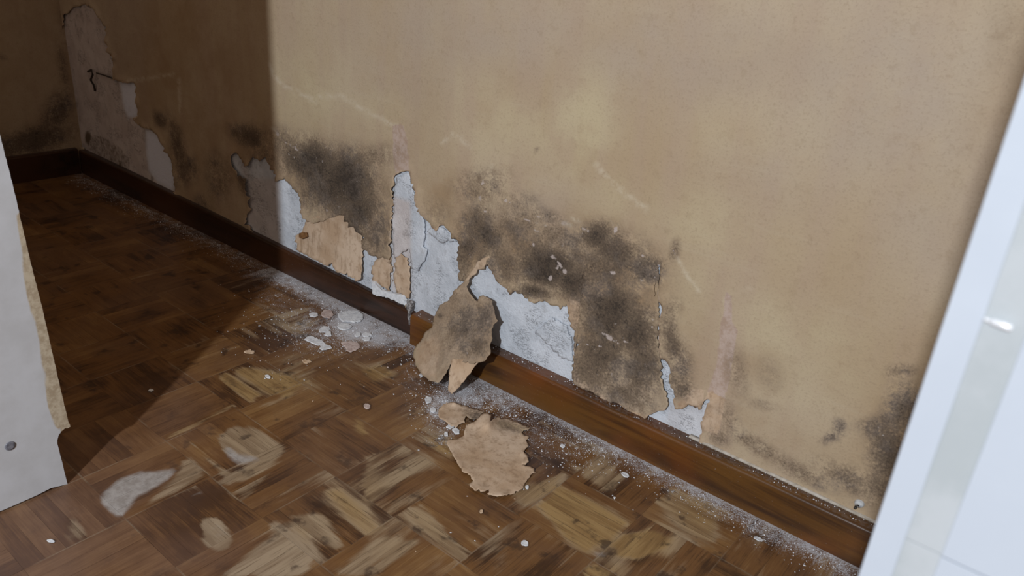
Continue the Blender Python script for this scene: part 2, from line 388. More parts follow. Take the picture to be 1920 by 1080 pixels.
def blob(px, py, cx, cy, rx, ry, ang=0.0, p=1.0):
    c, s_ = math.cos(math.radians(ang)), math.sin(math.radians(ang))
    dx, dy = px - cx, py - cy
    u = (dx * c + dy * s_) / rx; v = (-dx * s_ + dy * c) / ry
    return p * np.exp(-(u * u + v * v) ** 1.3)
def many(px, py, L):
    r = np.zeros_like(px)
    for b in L: r = np.maximum(r, blob(px, py, *b)) if b[-1] < 90 else r
    return r
def softpoly(px, py, poly, w):
    d = distseg(px, py, poly); ins = inpoly(px, py, poly)
    return np.clip(.5 + np.where(ins, d, -d) / (2 * w), 0, 1)
MOLD_SHADE = [  # cx, cy, rx, ry, angle, strength (image pixels)
    (590, 305, 90, 42, 22, .9), (640, 345, 76, 64, 40, .95), (672, 395, 45, 50, 60, .80), (700, 440, 32, 55, 0, .55), (560, 280, 40, 26, 10, .62), (700, 300, 30, 55, 70, .35), (600, 360, 50, 40, 0, .6),
    (470, 252, 36, 22, 20, .75), (500, 290, 40, 40, 20, .45), (462, 335, 18, 28, 0, .65), (335, 275, 13, 60, -12, .55), (345, 320, 24, 26, 0, .6), (410, 330, 26, 50, -10, .38), (300, 225, 20, 16, 30, .55), (380, 385, 26, 18, 20, .45),
    (905, 350, 60, 34, -10, .45), (870, 500, 24, 50, 0, .6), (930, 500, 40, 34, 30, .55), (820, 400, 40, 30, 0, .25), (900, 430, 45, 48, 0, .62), (920, 440, 25, 40, -30, .85), (880, 465, 26, 28, 0, .62), (960, 430, 60, 50, 0, .42), (960, 375, 60, 26, 20, .35),
    (1030, 500, 62, 42, 12, 1.05), (1000, 545, 45, 18, 15, .9), (1078, 530, 38, 36, 0, .95), (1120, 445, 34, 30, 0, .9), (1150, 465, 72, 40, 20, .72), (1205, 505, 40, 34, 20, .75), (1060, 455, 60, 26, 20, .55), (1020, 410, 60, 18, 15, .35), (1080, 500, 150, 62, 12, .62), (940, 490, 60, 40, 20, .62), (1120, 700, 70, 70, 0, .55),
    (1140, 590, 62, 62, 10, .98), (1190, 620, 52, 50, 40, .9), (1130, 660, 62, 50, 20, .72), (1200, 690, 48, 62, 0, .74), (1170, 740, 70, 30, 28, .6), (1110, 690, 36, 40, 0, .5), (1260, 640, 18, 62, -8, .62), (1275, 690, 26, 60, -10, .5), (1285, 735, 18, 22, 0, .6), (1262, 590, 18, 30, 0, .4), (1262, 470, 14, 26, 20, .4),
    (1692, 700, 30, 14, -10, .6), (1690, 770, 40, 55, 20, .62), (1655, 800, 40, 30, -40, .55), (1660, 850, 36, 60, 15, .72), (1640, 915, 34, 36, 0, .6), (1590, 900, 70, 22, 30, .55), (1500, 880, 90, 18, 27, .38), (1420, 835, 60, 16, 28, .45), (1372, 790, 20, 40, -15, .40), (1350, 820, 30, 14, 27, .5),
    (1560, 815, 28, 10, -25, .52), (1575, 795, 12, 14, -35, .5), (1380, 700, 20, 60, -12, .28), (1440, 700, 40, 30, 40, .16), (1620, 800, 20, 16, 0, .35), (1430, 760, 30, 12, 0, .22),
    (1890, 60, 60, 110, 0, .12), (1850, 330, 40, 140, 18, .10), (1000, 280, 6, 6, 0, .3)]  # first two here: faint shade painted along the wardrobe edge
STAIN_SHADE = [(850, 365, 60, 45, 0, .55), (870, 420, 40, 40, 0, .5), (1000, 470, 120, 60, 20, .5), (700, 420, 40, 90, 0, .4), (620, 250, 120, 40, 15, .25), (400, 250, 120, 160, 10, .45),
         (1160, 620, 120, 190, 0, .55), (1290, 650, 50, 120, 0, .35), (1450, 830, 220, 60, 28, .35), (1680, 780, 60, 160, 20, .5), (470, 300, 70, 80, 0, .6), (1420, 690, 70, 40, 20, .35), (1880, 200, 60, 260, 18, .3), (1430, 120, 140, 80, 0, .12), (320, 100, 90, 160, 0, .55), (400, 200, 110, 200, 0, .5), (240, 150, 60, 200, 0, .4), (460, 60, 60, 200, 0, .35), (930, 470, 120, 70, 0, .75), (1150, 580, 110, 150, 0, .8), (1120, 440, 90, 50, 20, .6), (620, 340, 110, 80, 20, .6)]  # stains, plus painted shade: far-left shadow zone and wardrobe edge at right
CREAM = [(1090, 240, 70, 110, 10, .75), (980, 240, 110, 60, 0, .5), (1130, 370, 60, 60, 30, .5), (580, 180, 90, 90, 20, .6), (900, 170, 60, 60, 0, .25), (1330, 420, 130, 60, 20, .4), (1450, 620, 110, 60, 20, .45),
         (1560, 660, 120, 60, 30, .4), (1400, 240, 160, 60, 0, .25), (700, 200, 80, 40, 20, .35), (1300, 560, 40, 70, 0, .35), (1520, 700, 90, 60, 0, .3)]
GREY_SHADE = [(900, 60, 280, 90, 0, .7), (1300, 100, 280, 120, 0, .75), (1650, 150, 250, 200, 0, .85), (1800, 350, 160, 200, 18, .7), (230, 60, 60, 130, 0, .9), (760, 120, 150, 90, 0, .45), (1500, 320, 200, 100, 0, .4), (1040, 400, 80, 60, 0, .5), (960, 440, 80, 60, 0, .5), (1180, 740, 80, 40, 20, .6)]  # grey-pink paper; upper-right blobs also paint the lamp's falloff
CRK = [[(504, 120), (512, 140), (530, 160), (560, 174), (592, 190)], [(600, 182), (640, 180), (680, 205), (722, 226), (748, 240), (760, 262)], [(828, 268), (846, 252), (862, 258), (880, 275)],
       [(1115, 305), (1150, 345), (1180, 368), (1212, 392)], [(1395, 540), (1404, 538)], [(1262, 470), (1290, 520), (1310, 545)], [(1146, 418), (1160, 440)], [(1062, 418), (1070, 424)],
       [(1040, 480), (1062, 516)], [(1028, 522), (1034, 516)], [(1144, 508), (1154, 510)], [(1358, 560), (1366, 600)], [(980, 410), (1010, 420)], [(948, 372), (956, 380)], [(325, 140), (240, 152)], [(335, 150), (338, 210)], [(520, 255), (560, 280)],
       [(1130, 625), (1162, 640)], [(905, 345), (925, 335)], [(510, 240), (530, 262), (556, 282)]]
FLECK = [(750 + .4345 * a, 281 + .4345 * b, rx, ry) for a, b, rx, ry in [(705, 318, 8, 6), (455, 218, 5, 5), (365, 265, 9, 4), (662, 462, 11, 6), (675, 510, 6, 5), (712, 525, 7, 8), (650, 555, 6, 7), (630, 325, 5, 5), (575, 410, 6, 5), (918, 530, 8, 6), (1118, 498, 4, 5), (905, 820, 9, 3), (940, 828, 8, 4), (975, 830, 6, 3), (355, 140, 3, 9), (395, 75, 3, 6), (345, 210, 6, 8), (600, 290, 8, 4), (930, 345, 5, 14), (590, 350, 9, 5), (1045, 460, 5, 4), (760, 300, 12, 5), (800, 345, 14, 7)]]
PINKP = [Z4([(735, 400), (760, 420), (765, 540), (785, 560), (760, 720), (735, 840), (708, 996), (640, 960), (665, 800), (700, 700), (712, 560), (725, 500)]),
         Z2([(808, 82), (858, 80), (872, 160), (884, 290), (818, 310), (806, 200)])]
def masks(P, **over):
    px, py = proj(P)
    px = px + (fbm(P[:, 0] * 14, P[:, 2] * 14, 3, 5) - .5) * 22; py = py + (fbm(P[:, 0] * 14, P[:, 2] * 14, 3, 55) - .5) * 22
    mo = many(px, py, MOLD_SHADE)
    st = many(px, py, STAIN_SHADE); cr = many(px, py, CREAM); gy = many(px, py, GREY_SHADE)
    px, py = proj(P)
    ck = np.zeros_like(px)
    for L in CRK: ck = np.maximum(ck, np.clip(1.1 - distseg(px, py, L, False) / 5.0, 0, 1))
    for (a, b, rx, ry) in FLECK: ck = np.maximum(ck, blob(px, py, a, b, rx * .8, ry * .8, 25, 1.5))
    ck = np.clip(ck, 0, 1.3)
    pk = np.zeros_like(px)
    for L in PINKP: pk = np.maximum(pk, softpoly(px, py, L, 7) * 1.12)
    pk[np.abs(py) > 2000] = 0
    A = dict(mold_shade=mo, stain_shade=st, cream=cr, grey=gy, crack=ck * .55, pink=pk * .9, backing=np.zeros_like(px), dark=np.zeros_like(px))
    for k, v in over.items(): A[k] = v(px, py, A[k]) if callable(v) else np.full_like(px, v)
    return A

# ------------------------------------------------------------------ wall: plaster behind, paper in front
XL, XR, ZT = -3.345, 0.95, 2.45
def cdt(pts, loops):
    """Triangulate points with closed constraint loops -> verts (n,2), faces (m,3)."""
    V = [Vector(p) for p in pts]; E = []
    for L in loops:
        b = len(V); V += [Vector(p) for p in L]; n = len(L)
        E += [(b + i, b + (i + 1) % n) for i in range(n)]
    r = delaunay_2d_cdt(V, E, [], 0, 1e-6)
    return np.array([tuple(v) for v in r[0]]), np.array([f for f in r[2] if len(f) == 3])
def keepfar(P, loop, d):
    return P[distseg(P[:, 0], P[:, 1], loop) > d]
def towall2(poly):
    P = on_wall(np.array(poly)[:, 0], np.array(poly)[:, 1], .003); return P[:, [0, 2]]

# plaster (regular grid)
gx = np.concatenate([np.arange(XL, -.1, .014), np.linspace(-.1, XR, 16)]); gz = np.concatenate([np.arange(0, 1.04, .014), np.linspace(1.05, ZT, 12)])
GX, GZ = np.meshgrid(gx, gz, indexing='ij')
n0, n1_ = GX.shape
P = np.stack([GX.ravel(), wy(GX.ravel()) - (fbm(GX.ravel() * 9, GZ.ravel() * 9, 3, 2) - .5) * .003, GZ.ravel()], 1)
idx = np.arange(n0 * n1_).reshape(n0, n1_)
F = np.stack([idx[:-1, :-1].ravel(), idx[1:, :-1].ravel(), idx[1:, 1:].ravel(), idx[:-1, 1:].ravel()], 1)
def plaster_masks(P):
    px, py = proj(P)
    pinkp = np.maximum.reduce([softpoly(px, py, PATCH, 3) * 1.0, .75 * softpoly(px, py, Z2([(806, 400), (888, 430), (890, 870), (805, 830)]), 4),
                       .3 * softpoly(px, py, Z4([(500, 860), (660, 860), (640, 1010), (500, 960)]), 4),
                       .55 * softpoly(px, py, Z2([(120, 200), (170, 320), (300, 330), (300, 640), (150, 520)]), 4)])
    blu = np.maximum(softpoly(px, py, Z1([(592, 530), (640, 548), (665, 590), (690, 640), (708, 720), (700, 770), (640, 740), (605, 690), (595, 620)]), 3),
                     softpoly(px, py, Z1([(488, 330), (545, 338), (553, 380), (556, 470), (520, 475), (505, 440), (498, 400)]), 3))
    dirt = np.maximum.reduce([.55 * softpoly(px, py, Z1([(335, 530), (420, 545), (500, 600), (530, 640), (530, 700), (480, 690), (400, 650), (350, 600)]), 5),
                      many(px, py, [(165, 258, 7, 16, 0, 1.0), (243, 205, 5, 8, 0, .9), (240, 222, 8, 4, 20, .5), (225, 310, 5, 12, 0, .8), (210, 315, 26, 5, 33, .7), (285, 335, 5, 9, 0, .7), (145, 195, 5, 18, 0, .5), (150, 225, 4, 16, 0, .5), (230, 160, 12, 10, 0, .3),
                                        (1110, 665, 10, 16, 0, .6), (1300, 800, 22, 14, 0, .35), (1280, 770, 8, 20, 0, .4), (980, 690, 60, 8, 25, .3)])])
    return dict(pinkp=pinkp * (1 - blu), bluish=blu, dirt=dirt)
wall = link('wall_back', P, F, PLASTER, attrs=plaster_masks(P))
tag(wall, 'long damp wall of bare white plaster under the wallpaper', kind='structure')

# paper
lx = np.arange(XL + .004, -.08, .0095); lz = np.arange(.06, 1.03, .0095)
LX, LZ = np.meshgrid(lx, lz, indexing='ij')
G = np.stack([LX.ravel(), LZ.ravel()], 1); G = G + RNG.uniform(-.002, .002, G.shape)
G2 = np.stack([a.ravel() for a in np.meshgrid(np.linspace(XL + .004, XR, 48), np.linspace(1.05, ZT, 20), indexing='ij')], 1)
G3 = np.stack([a.ravel() for a in np.meshgrid(np.linspace(-.06, XR, 14), np.linspace(.06, 1.0, 20), indexing='ij')], 1)
G4 = np.stack([a.ravel() for a in np.meshgrid(np.linspace(XL + .004, XR, 90), [.03], indexing='ij')], 1)
G5 = np.stack([a.ravel() for a in np.meshgrid(np.arange(-1.25, -.50, .0055), np.arange(.09, .50, .0055), indexing='ij')], 1); G5 = G5 + RNG.uniform(-.0012, .0012, G5.shape)
G = G[~((G[:, 0] > -1.252) & (G[:, 0] < -.498) & (G[:, 1] > .088) & (G[:, 1] < .502))]
G = np.concatenate([G, G2, G3, G4, G5])
loops = [towall2(h) for h in HOLES]
for L in loops: G = keepfar(G, L, .0022)
V2, F2 = cdt(G, loops)
c2 = V2[F2].mean(1)
ok = np.ones(len(F2), bool)
for L in loops: ok &= ~inpoly(c2[:, 0], c2[:, 1], L)
F2 = F2[ok]
used = np.unique(F2); rm = -np.ones(len(V2), int); rm[used] = np.arange(len(used)); V2 = V2[used]; F2 = rm[F2]
def curl(x, z, loops, w=.014, A=.007, seed=0):
    d = np.min([distseg(x, z, L) for L in loops], 0)
    n = np.clip((fbm(x * 26, z * 26, 2, 30 + seed) - .42) * 4.0, 0, 1)
    return A * np.exp(-(d / w) ** 2) * (.15 + n) + .0018 * fbm(x * 7, z * 7, 3, 8), d
off, dh = curl(V2[:, 0], V2[:, 1], loops)
_q = np.stack([V2[:, 0], wy(V2[:, 0]), V2[:, 1]], 1); _a, _b = proj(_q)
seam = np.clip(blob(_a, _b, 1155, 492, 95, 30, 5, 1.6), 0, 1)
off = off * (1 - .9 * seam); dh = dh + seam * .02
P = np.stack([V2[:, 0], wy(V2[:, 0]) - .0035 - off, V2[:, 1]], 1)
def orient(P, F, n=(0, -1, 0)):
    a = np.cross(P[F[:, 1]] - P[F[:, 0]], P[F[:, 2]] - P[F[:, 0]]) @ np.array(n, float)
    F = F.copy(); F[a < 0] = F[a < 0][:, ::-1]; return F
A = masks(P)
A['backing'] = np.clip(1.1 - dh / .0045, 0, 1) * (fbm(P[:, 0] * 30, P[:, 2] * 30, 2, 77) > .46) * .9
pxw, pyw = proj(P)
bk = np.zeros_like(pxw)
for pl in (Z3([(1090, 470), (1130, 405), (1172, 420), (1170, 500), (1150, 620), (1115, 610), (1100, 560)]),
           Z4([(540, 860), (600, 800), (650, 800), (645, 830), (640, 880), (600, 862), (560, 878)]),
           Z2([(440, 500), (470, 490), (500, 510)]), Z4([(640, 960), (650, 850), (665, 800), (735, 840), (706, 992)])):
    bk = np.maximum(bk, softpoly(pxw, pyw, pl, 4))
A['backing'] = np.maximum(A['backing'], bk)
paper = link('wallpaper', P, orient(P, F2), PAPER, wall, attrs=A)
paper['label'] = 'stained tan wallpaper with black mould along its torn lower edge'
sol = paper.modifiers.new('thickness', 'SOLIDIFY'); sol.thickness = .0012; sol.offset = -1

# raised coat of plaster left in the middle hole
def relief(name, poly, off0, off1, mat, parent, amp=1.0, thick=.003, attrfn=None, off_fn=None, step=.008, seed=0):
    """A sheet cut to an outline, lying off0..off1 in front of the wall."""
    L = towall2(jag(poly, amp, 4, seed=seed))
    x0, z0 = L.min(0); x1, z1 = L.max(0)
    g = np.stack([a.ravel() for a in np.meshgrid(np.arange(x0, x1, step), np.arange(z0, z1, step), indexing='ij')], 1)
    g = g + RNG.uniform(-.0015, .0015, g.shape)
    g = g[inpoly(g[:, 0], g[:, 1], L)]; g = keepfar(g, L, .002)
    V, Fc = cdt(g, [L]); c = V[Fc].mean(1); Fc = Fc[inpoly(c[:, 0], c[:, 1], L)]
    us = np.unique(Fc); m = -np.ones(len(V), int); m[us] = np.arange(len(us)); V = V[us]; Fc = m[Fc]
    t = (z1 - V[:, 1]) / (z1 - z0)
    d = distseg(V[:, 0], V[:, 1], L)
    o = off0 + (off1 - off0) * t + (.0015 * fbm(V[:, 0] * 30, V[:, 1] * 30, 3, seed) if off_fn is None else off_fn(V[:, 0], V[:, 1], t, d))
    Pn = np.stack([V[:, 0], wy(V[:, 0]) - o, V[:, 1]], 1)
    ob = link(name, Pn, orient(Pn, Fc), mat, parent, attrs=attrfn(Pn) if attrfn else None)
    s_ = ob.modifiers.new('thickness', 'SOLIDIFY'); s_.thickness = thick; s_.offset = -1
    return ob
relief('plaster_coat', Z2([(825, 318), (884, 296), (890, 345), (912, 400), (918, 440), (946, 490), (955, 575), (946, 628), (966, 640), (955, 690), (926, 738), (896, 728),
       (888, 640), (858, 650), (820, 682), (812, 560), (815, 420)]), .0055, .007, PLASTER, wall, attrfn=plaster_masks, thick=.004, seed=11)
relief('plaster_coat', Z2([(985, 540), (1035, 545), (1068, 566), (1095, 605), (1060, 600), (1025, 612), (1000, 590), (965, 560)]), .005, .0055, PLASTER, wall, attrfn=plaster_masks, thick=.004, seed=12)
relief('plaster_coat', Z3([(1000, 560), (1080, 600), (1120, 700), (1125, 820), (1060, 800), (960, 700), (900, 640)]), .0035, .004, PLASTER, wall, attrfn=plaster_masks, thick=.003, seed=13)

# sheets of paper that have come away from the wall
def sheet(name, poly, o0, o1, label, over, seed, off_fn=None, amp=1.2):
    ob = relief(name, poly, o0, o1, PAPER, None, amp=amp, thick=.0012, attrfn=lambda P: masks(P, **over), off_fn=off_fn, seed=seed)
    return tag(ob, label, 'wallpaper')
sheet('peeling_wallpaper', Z2([(408, 560), (380, 578), (378, 604), (392, 612), (384, 640), (440, 668), (528, 714), (548, 700), (566, 736), (602, 752), (668, 776), (678, 770),
      (682, 640), (674, 575), (650, 548), (612, 508), (580, 470), (540, 480), (470, 500), (425, 500)]), .0022, .011,
      'large tan sheet of torn wallpaper backing below the left mould patch', dict(backing=lambda x, y, a: np.ones_like(x), pink=0.0, mold_shade=lambda x, y, a: a * .18), 21,
      off_fn=lambda x, z, t, d: .004 * fbm(x * 25, z * 25, 2, 4) * t + .003 * np.exp(-(d / .008) ** 2) * t)
sheet('peeling_wallpaper', Z2([(716, 716), (742, 680), (766, 668), (802, 680), (797, 760), (801, 826), (762, 806), (720, 780)]), .0022, .008,
      'small brown scrap of wallpaper backing beside the narrow seam, left of the tall bare strip', dict(backing=1.0, pink=0.0, mold_shade=0.0), 22)
sheet('peeling_wallpaper', Z2([(824, 674), (850, 660), (880, 680), (891, 760), (888, 862), (858, 845), (830, 826), (816, 760)]), .0065, .008,
      'pinkish paper remnant stuck on bare plaster above the baseboard joint', dict(backing=.75, pink=1.0, mold_shade=0.0), 23)
sheet('peeling_wallpaper', SHEET4, .0041, .0046,
      'wide hanging sheet of dark mouldy wallpaper with a torn bottom edge', dict(backing=lambda x, y, a: softpoly(x, y, Z4([(120, 690), (160, 770), (260, 830), (410, 900), (500, 870), (520, 950), (300, 950), (100, 800)]), 4) * .7, pink=0.0), 24,
      off_fn=lambda x, z, t, d: .0018 * fbm(x * 7, z * 7, 3, 8) + .010 * np.clip(t - .45, 0, 1) ** 1.5 * (.5 + fbm(x * 14, z * 14, 2, 3)) + .005 * np.exp(-(d / .009) ** 2) * np.clip(t * 2 - .5, 0, 1))

# ------------------------------------------------------------------ far wall on the left
ys = np.arange(-2.2, 1.381, .03); zs = np.concatenate([np.arange(0, 1.05, .02), np.linspace(1.07, ZT, 8)])
YY, ZZ = np.meshgrid(ys, zs, indexing='ij'); n0, n1_ = YY.shape
P = np.stack([np.full(YY.size, XL) + .002 * fbm(YY.ravel() * 8, ZZ.ravel() * 8, 3), YY.ravel(), ZZ.ravel()], 1)
idx = np.arange(n0 * n1_).reshape(n0, n1_)
F = np.stack([idx[:-1, :-1].ravel(), idx[:-1, 1:].ravel(), idx[1:, 1:].ravel(), idx[1:, :-1].ravel()], 1)
px, py = proj(P); z_ = np.zeros(len(P))
far_m = np.where(P[:, 1] > .2, many(px, py, [(105, 215, 24, 50, 25, .7), (60, 265, 80, 26, -15, .8), (118, 120, 8, 120, 0, .45), (5, 105, 8, 5, 0, .5)]), .15)
wl = link('wall_left', P, orient(P, F, (1, 0, 0)), PAPER, attrs=dict(mold_shade=far_m, stain_shade=z_ + .35, cream=z_, grey=z_, crack=z_, pink=z_, backing=z_, dark=z_))
tag(wl, 'dark far end wall of brown stained wallpaper', kind='structure')

# ------------------------------------------------------------------ floor: basket-weave parquet
TX, TY, S = -1.36, .634, .1696
Vs, Fs, UV, TN = [], [], [], []
gap = .00012
nb = 0
for i in range(-12, 14):
    for j in range(-15, 5):
        x0 = TX + i * S; y0 = TY + j * S
        if x0 + S < XL - .01 or y0 > 1.36: continue
        tile = random.gauss(0, .09)
        for k in range(5):
            w = S / 5; tone = min(1, max(0, .42 + tile + random.gauss(0, .09)))
            NU, NV = 14, 4
            u = np.linspace(gap, S - gap, NU + 1); v = np.linspace(k * w + gap, (k + 1) * w - gap, NV + 1)
            U, Vv = np.meshgrid(u, v, indexing='ij')
            zz = random.uniform(-.00025, 0)
            if (i + j) % 2 == 0: X, Y = x0 + U, y0 + Vv
            else: X, Y = x0 + Vv, y0 + U
            Vs.append(np.stack([X.ravel(), Y.ravel(), np.full(X.size, zz)], 1))
            o1, o2, o3 = random.uniform(0, 50), random.uniform(0, 50), random.uniform(0, 50)
            UV.append(np.stack([U.ravel() + o1, Vv.ravel() + o2, np.full(X.size, o3)], 1)); TN.append(np.full(X.size, tone))
            idx = nb + np.arange((NU + 1) * (NV + 1)).reshape(NU + 1, NV + 1)
            Fs.append(np.stack([idx[:-1, :-1].ravel(), idx[1:, :-1].ravel(), idx[1:, 1:].ravel(), idx[:-1, 1:].ravel()], 1))
            nb += (NU + 1) * (NV + 1)
P = np.concatenate(Vs); F = np.concatenate(Fs); UV = np.concatenate(UV); TN = np.concatenate(TN)
px, py = proj(P)
behind = ((P - [0, 0, CAMH]) @ R)[:, 2] > -.05
px[behind] = -9999; py[behind] = 9999
WEAR = [(1130, 1010, 120, 60, 30, .9), (1250, 1010, 60, 50, 0, .8), (820, 840, 70, 60, 0, .75), (660, 930, 80, 70, 40, .75), (560, 1030, 80, 60, -25, .8), (760, 990, 110, 70, 30, .65),
        (450, 840, 50, 42, 20, .85), (470, 720, 55, 22, 35, .9), (560, 710, 60, 40, 0, .8), (540, 600, 70, 30, 20, .7), (430, 890, 60, 16, -27, .7), (330, 905, 70, 30, -25, .7), (400, 1000, 32, 36, 10, .9), (130, 1010, 26, 36, 20, .8), (90, 1020, 30, 12, 0, .5),
        (380, 650, 70, 25, -25, .6), (1330, 960, 70, 50, 25, .75), (1100, 850, 120, 50, 30, .6), (900, 1020, 80, 50, -25, .5), (1500, 1010, 120, 50, 25, .45), (700, 700, 60, 30, 20, .6), (880, 880, 60, 40, 30, .5), (250, 540, 60, 18, -25, .45), (200, 480, 80, 14, -25, .4), (1000, 920, 60, 40, 0, .5), (620, 780, 60, 40, 0, .3), (1050, 900, 30, 30, 0, .6), (1450, 930, 60, 30, 30, .6)]
GOLDP = [(1110, 990, 90, 60, 30, 1.0), (1225, 1020, 50, 40, -25, 1.2), (470, 720, 70, 30, 30, .8), (560, 720, 70, 40, 0, .9), (1330, 960, 60, 40, 20, .8), (680, 800, 18, 60, 0, 1), (850, 850, 40, 50, 20, .8), (660, 930, 70, 60, 0, .6), (780, 1000, 120, 80, 0, .35), (1130, 1070, 50, 20, 0, 1.2), (650, 700, 90, 30, 0, .8), (1440, 930, 60, 40, 0, .5), (450, 660, 120, 60, 0, .5)]
SCR = [Z([(240, 660), (330, 590), (450, 545), (620, 540), (600, 590), (520, 640), (430, 680), (380, 740), (340, 785), (280, 760), (240, 710)], 100, 680, .37037),
       Z([(850, 420), (890, 415), (940, 450), (1040, 470), (1060, 490), (1000, 520), (930, 520), (880, 480)], 100, 680, .37037),
       Z([(770, 830), (820, 800), (880, 830), (910, 890), (850, 910), (800, 890)], 100, 680, .37037)]
dcol = px * 0
sc = np.zeros_like(px)
for q, pl in enumerate(SCR): sc = np.maximum(sc, softpoly(px, py, pl, 9) * (.95, .8, .45)[q])
for b in [(575, 700, 50, 6, -33, .5), (560, 1030, 30, 10, 20, .4), (375, 925, 20, 6, -20, .5), (735, 1035, 60, 20, -25, .3), (1120, 1040, 30, 12, 0, .45)]: sc = np.maximum(sc, blob(px, py, *b))
db = 1.31 - P[:, 1]
dn = fbm(P[:, 0] * 7, P[:, 1] * 7, 3, 12)
dust = np.clip(1.05 - db / (.05 + .10 * dn), 0, 1) * .80
dust = np.maximum(dust, many(px, py, [(665, 610, 62, 42, 10, 1.0), (705, 630, 50, 26, 20, .9), (600, 620, 90, 60, 20, .5), (830, 760, 40, 50, 20, .75), (870, 735, 60, 30, 30, .8), (930, 745, 60, 24, 30, .7), (960, 790, 60, 30, 20, .4), (380, 440, 50, 14, 28, .85), (520, 560, 70, 40, 30, .35), (1000, 800, 160, 50, 28, .4), (430, 430, 60, 40, 30, .3), (780, 690, 40, 60, 20, .35), (830, 820, 40, 30, 0, .45), (160, 335, 40, 8, -10, .45)]))
dust = dust * np.where(P[:, 0] < -2.0, .55, 1)
smooth_ = np.clip(many(px, py, [(150, 960, 250, 140, -20, 1.0), (300, 1040, 220, 60, 0, .9), (330, 790, 90, 70, -30, .8), (620, 830, 100, 70, 20, .45), (40, 1060, 200, 100, 0, 1)]), 0, 1)
wearv = np.clip(.30 + .0 * px + many(px, py, WEAR) * .62, 0, 1.2)
ZA = lambda p: Z(p, 100, 680, .37037)
ZC = lambda p: Z(p, 860, 760, .2963)
ZB = lambda p: Z(p, 480, 680, .37037)
BARE = [  # (outline, softness, wear, gold): patches where the varnish is gone
    (ZA([(828, 78), (868, 48), (1045, 160), (1000, 208)]), 2.5, 1.0, .9), (ZA([(560, 378), (735, 290), (905, 210), (912, 224), (745, 312), (572, 392)]), 1.5, 1.1, .7),
    (ZA([(850, 370), (920, 320), (1020, 330), (1170, 425), (1165, 470), (1080, 545), (960, 625), (880, 580), (1000, 520), (860, 450)]), 6, .95, .15), (ZA([(682, 395), (715, 405), (890, 560), (868, 590)]), 3, .9, .2),
    (ZA([(640, 490), (700, 480), (790, 575), (380, 785), (350, 770), (480, 700), (600, 600), (640, 540)]), 5, .8, .1), (ZA([(745, 800), (830, 780), (915, 880), (900, 940), (820, 965), (760, 900)]), 5, .9, 0),
    (ZA([(60, 790), (110, 790), (180, 880), (150, 910), (90, 880)]), 6, .8, 0), (ZA([(840, 610), (1130, 470), (1180, 480), (960, 720)]), 5, .6, .1), (ZA([(1085, 815), (1130, 805), (1290, 960), (1290, 1080), (850, 1080), (1000, 940), (1110, 880)]), 5, .85, 0),
    (ZA([(920, 40), (980, 20), (1280, 90), (1180, 180), (1100, 160)]), 5, .9, .9), (ZA([(1160, 770), (1296, 850), (1296, 930)]), 4, .9, .3),
    (ZC([(500, 640), (620, 500), (760, 560), (1070, 740), (960, 870), (860, 880), (820, 945), (680, 840)]), 4, .95, .85), (ZC([(968, 885), (1050, 820), (1220, 790), (1345, 870), (1230, 930), (1130, 975), (1020, 950)]), 4, 1.1, 1.2),
    (ZC([(1230, 600), (1380, 520), (1620, 680), (1620, 900), (1450, 800)]), 7, .75, .45), (ZC([(800, 1030), (860, 1010), (960, 1070), (900, 1080), (800, 1080)]), 4, 1.0, 1.2), (ZC([(720, 400), (900, 330), (1060, 450), (960, 560), (820, 480)]), 6, .7, .3),
    (ZC([(340, 560), (440, 500), (650, 440), (600, 540), (420, 640)]), 5, .7, .5),
    (ZB([(560, 480), (735, 405), (905, 510), (700, 640), (560, 720), (540, 640)]), 5, .75, .15), (ZB([(760, 770), (830, 710), (1080, 990), (1040, 1010)]), 4, .8, .2), (ZB([(350, 650), (420, 640), (640, 840), (560, 890)]), 5, .9, .5),
    (ZB([(180, 770), (330, 770), (450, 930), (400, 960)]), 5, .85, .1), (ZB([(380, 1050), (620, 890), (830, 900), (620, 1080), (400, 1080)]), 6, .8, .1), (ZB([(880, 380), (960, 390), (990, 470), (900, 430)]), 4, .9, 1.0),
    (ZB([(490, 270), (540, 290), (570, 360), (550, 400), (500, 350)]), 4, .7, 1.3), (ZB([(540, 40), (640, 20), (700, 60), (600, 100)]), 6, .8, 1.0)]
bare = np.zeros_like(px); bgold = np.zeros_like(px)
for pl, sf, wv, gv in BARE:
    m_ = softpoly(px, py, pl, sf); bare = np.maximum(bare, m_ * wv); bgold = np.maximum(bgold, m_ * gv)
wearv = np.clip(wearv * .8 + bare * .55, 0, 1.25)
wearv = np.where(px < 420, wearv - .12, wearv)
smooth_ = smooth_ * (1 - np.clip(bare, 0, 1) * .85)
fl = link('floor', P, F, FLOOR, attrs=dict(tone=TN, wear=wearv, gold=np.clip(many(px, py, GOLDP) * .55 + bgold, 0, 1), scraped=sc, dust=dust, smooth=smooth_), smooth=False)
at = fl.data.attributes.new('uvw', 'FLOAT_VECTOR', 'POINT'); at.data.foreach_set('vector', UV.astype(np.float32).ravel())
tag(fl, 'worn brown basket weave parquet floor', kind='structure')
V, F = boxm(XL - .1, 1.1, -2.2, 1.45, -.06, -.0012)
V = [v for v in V]
o = link('floor_base', V, F, SUB, smooth=False); tag(o, 'dark screed under the parquet', kind='structure')

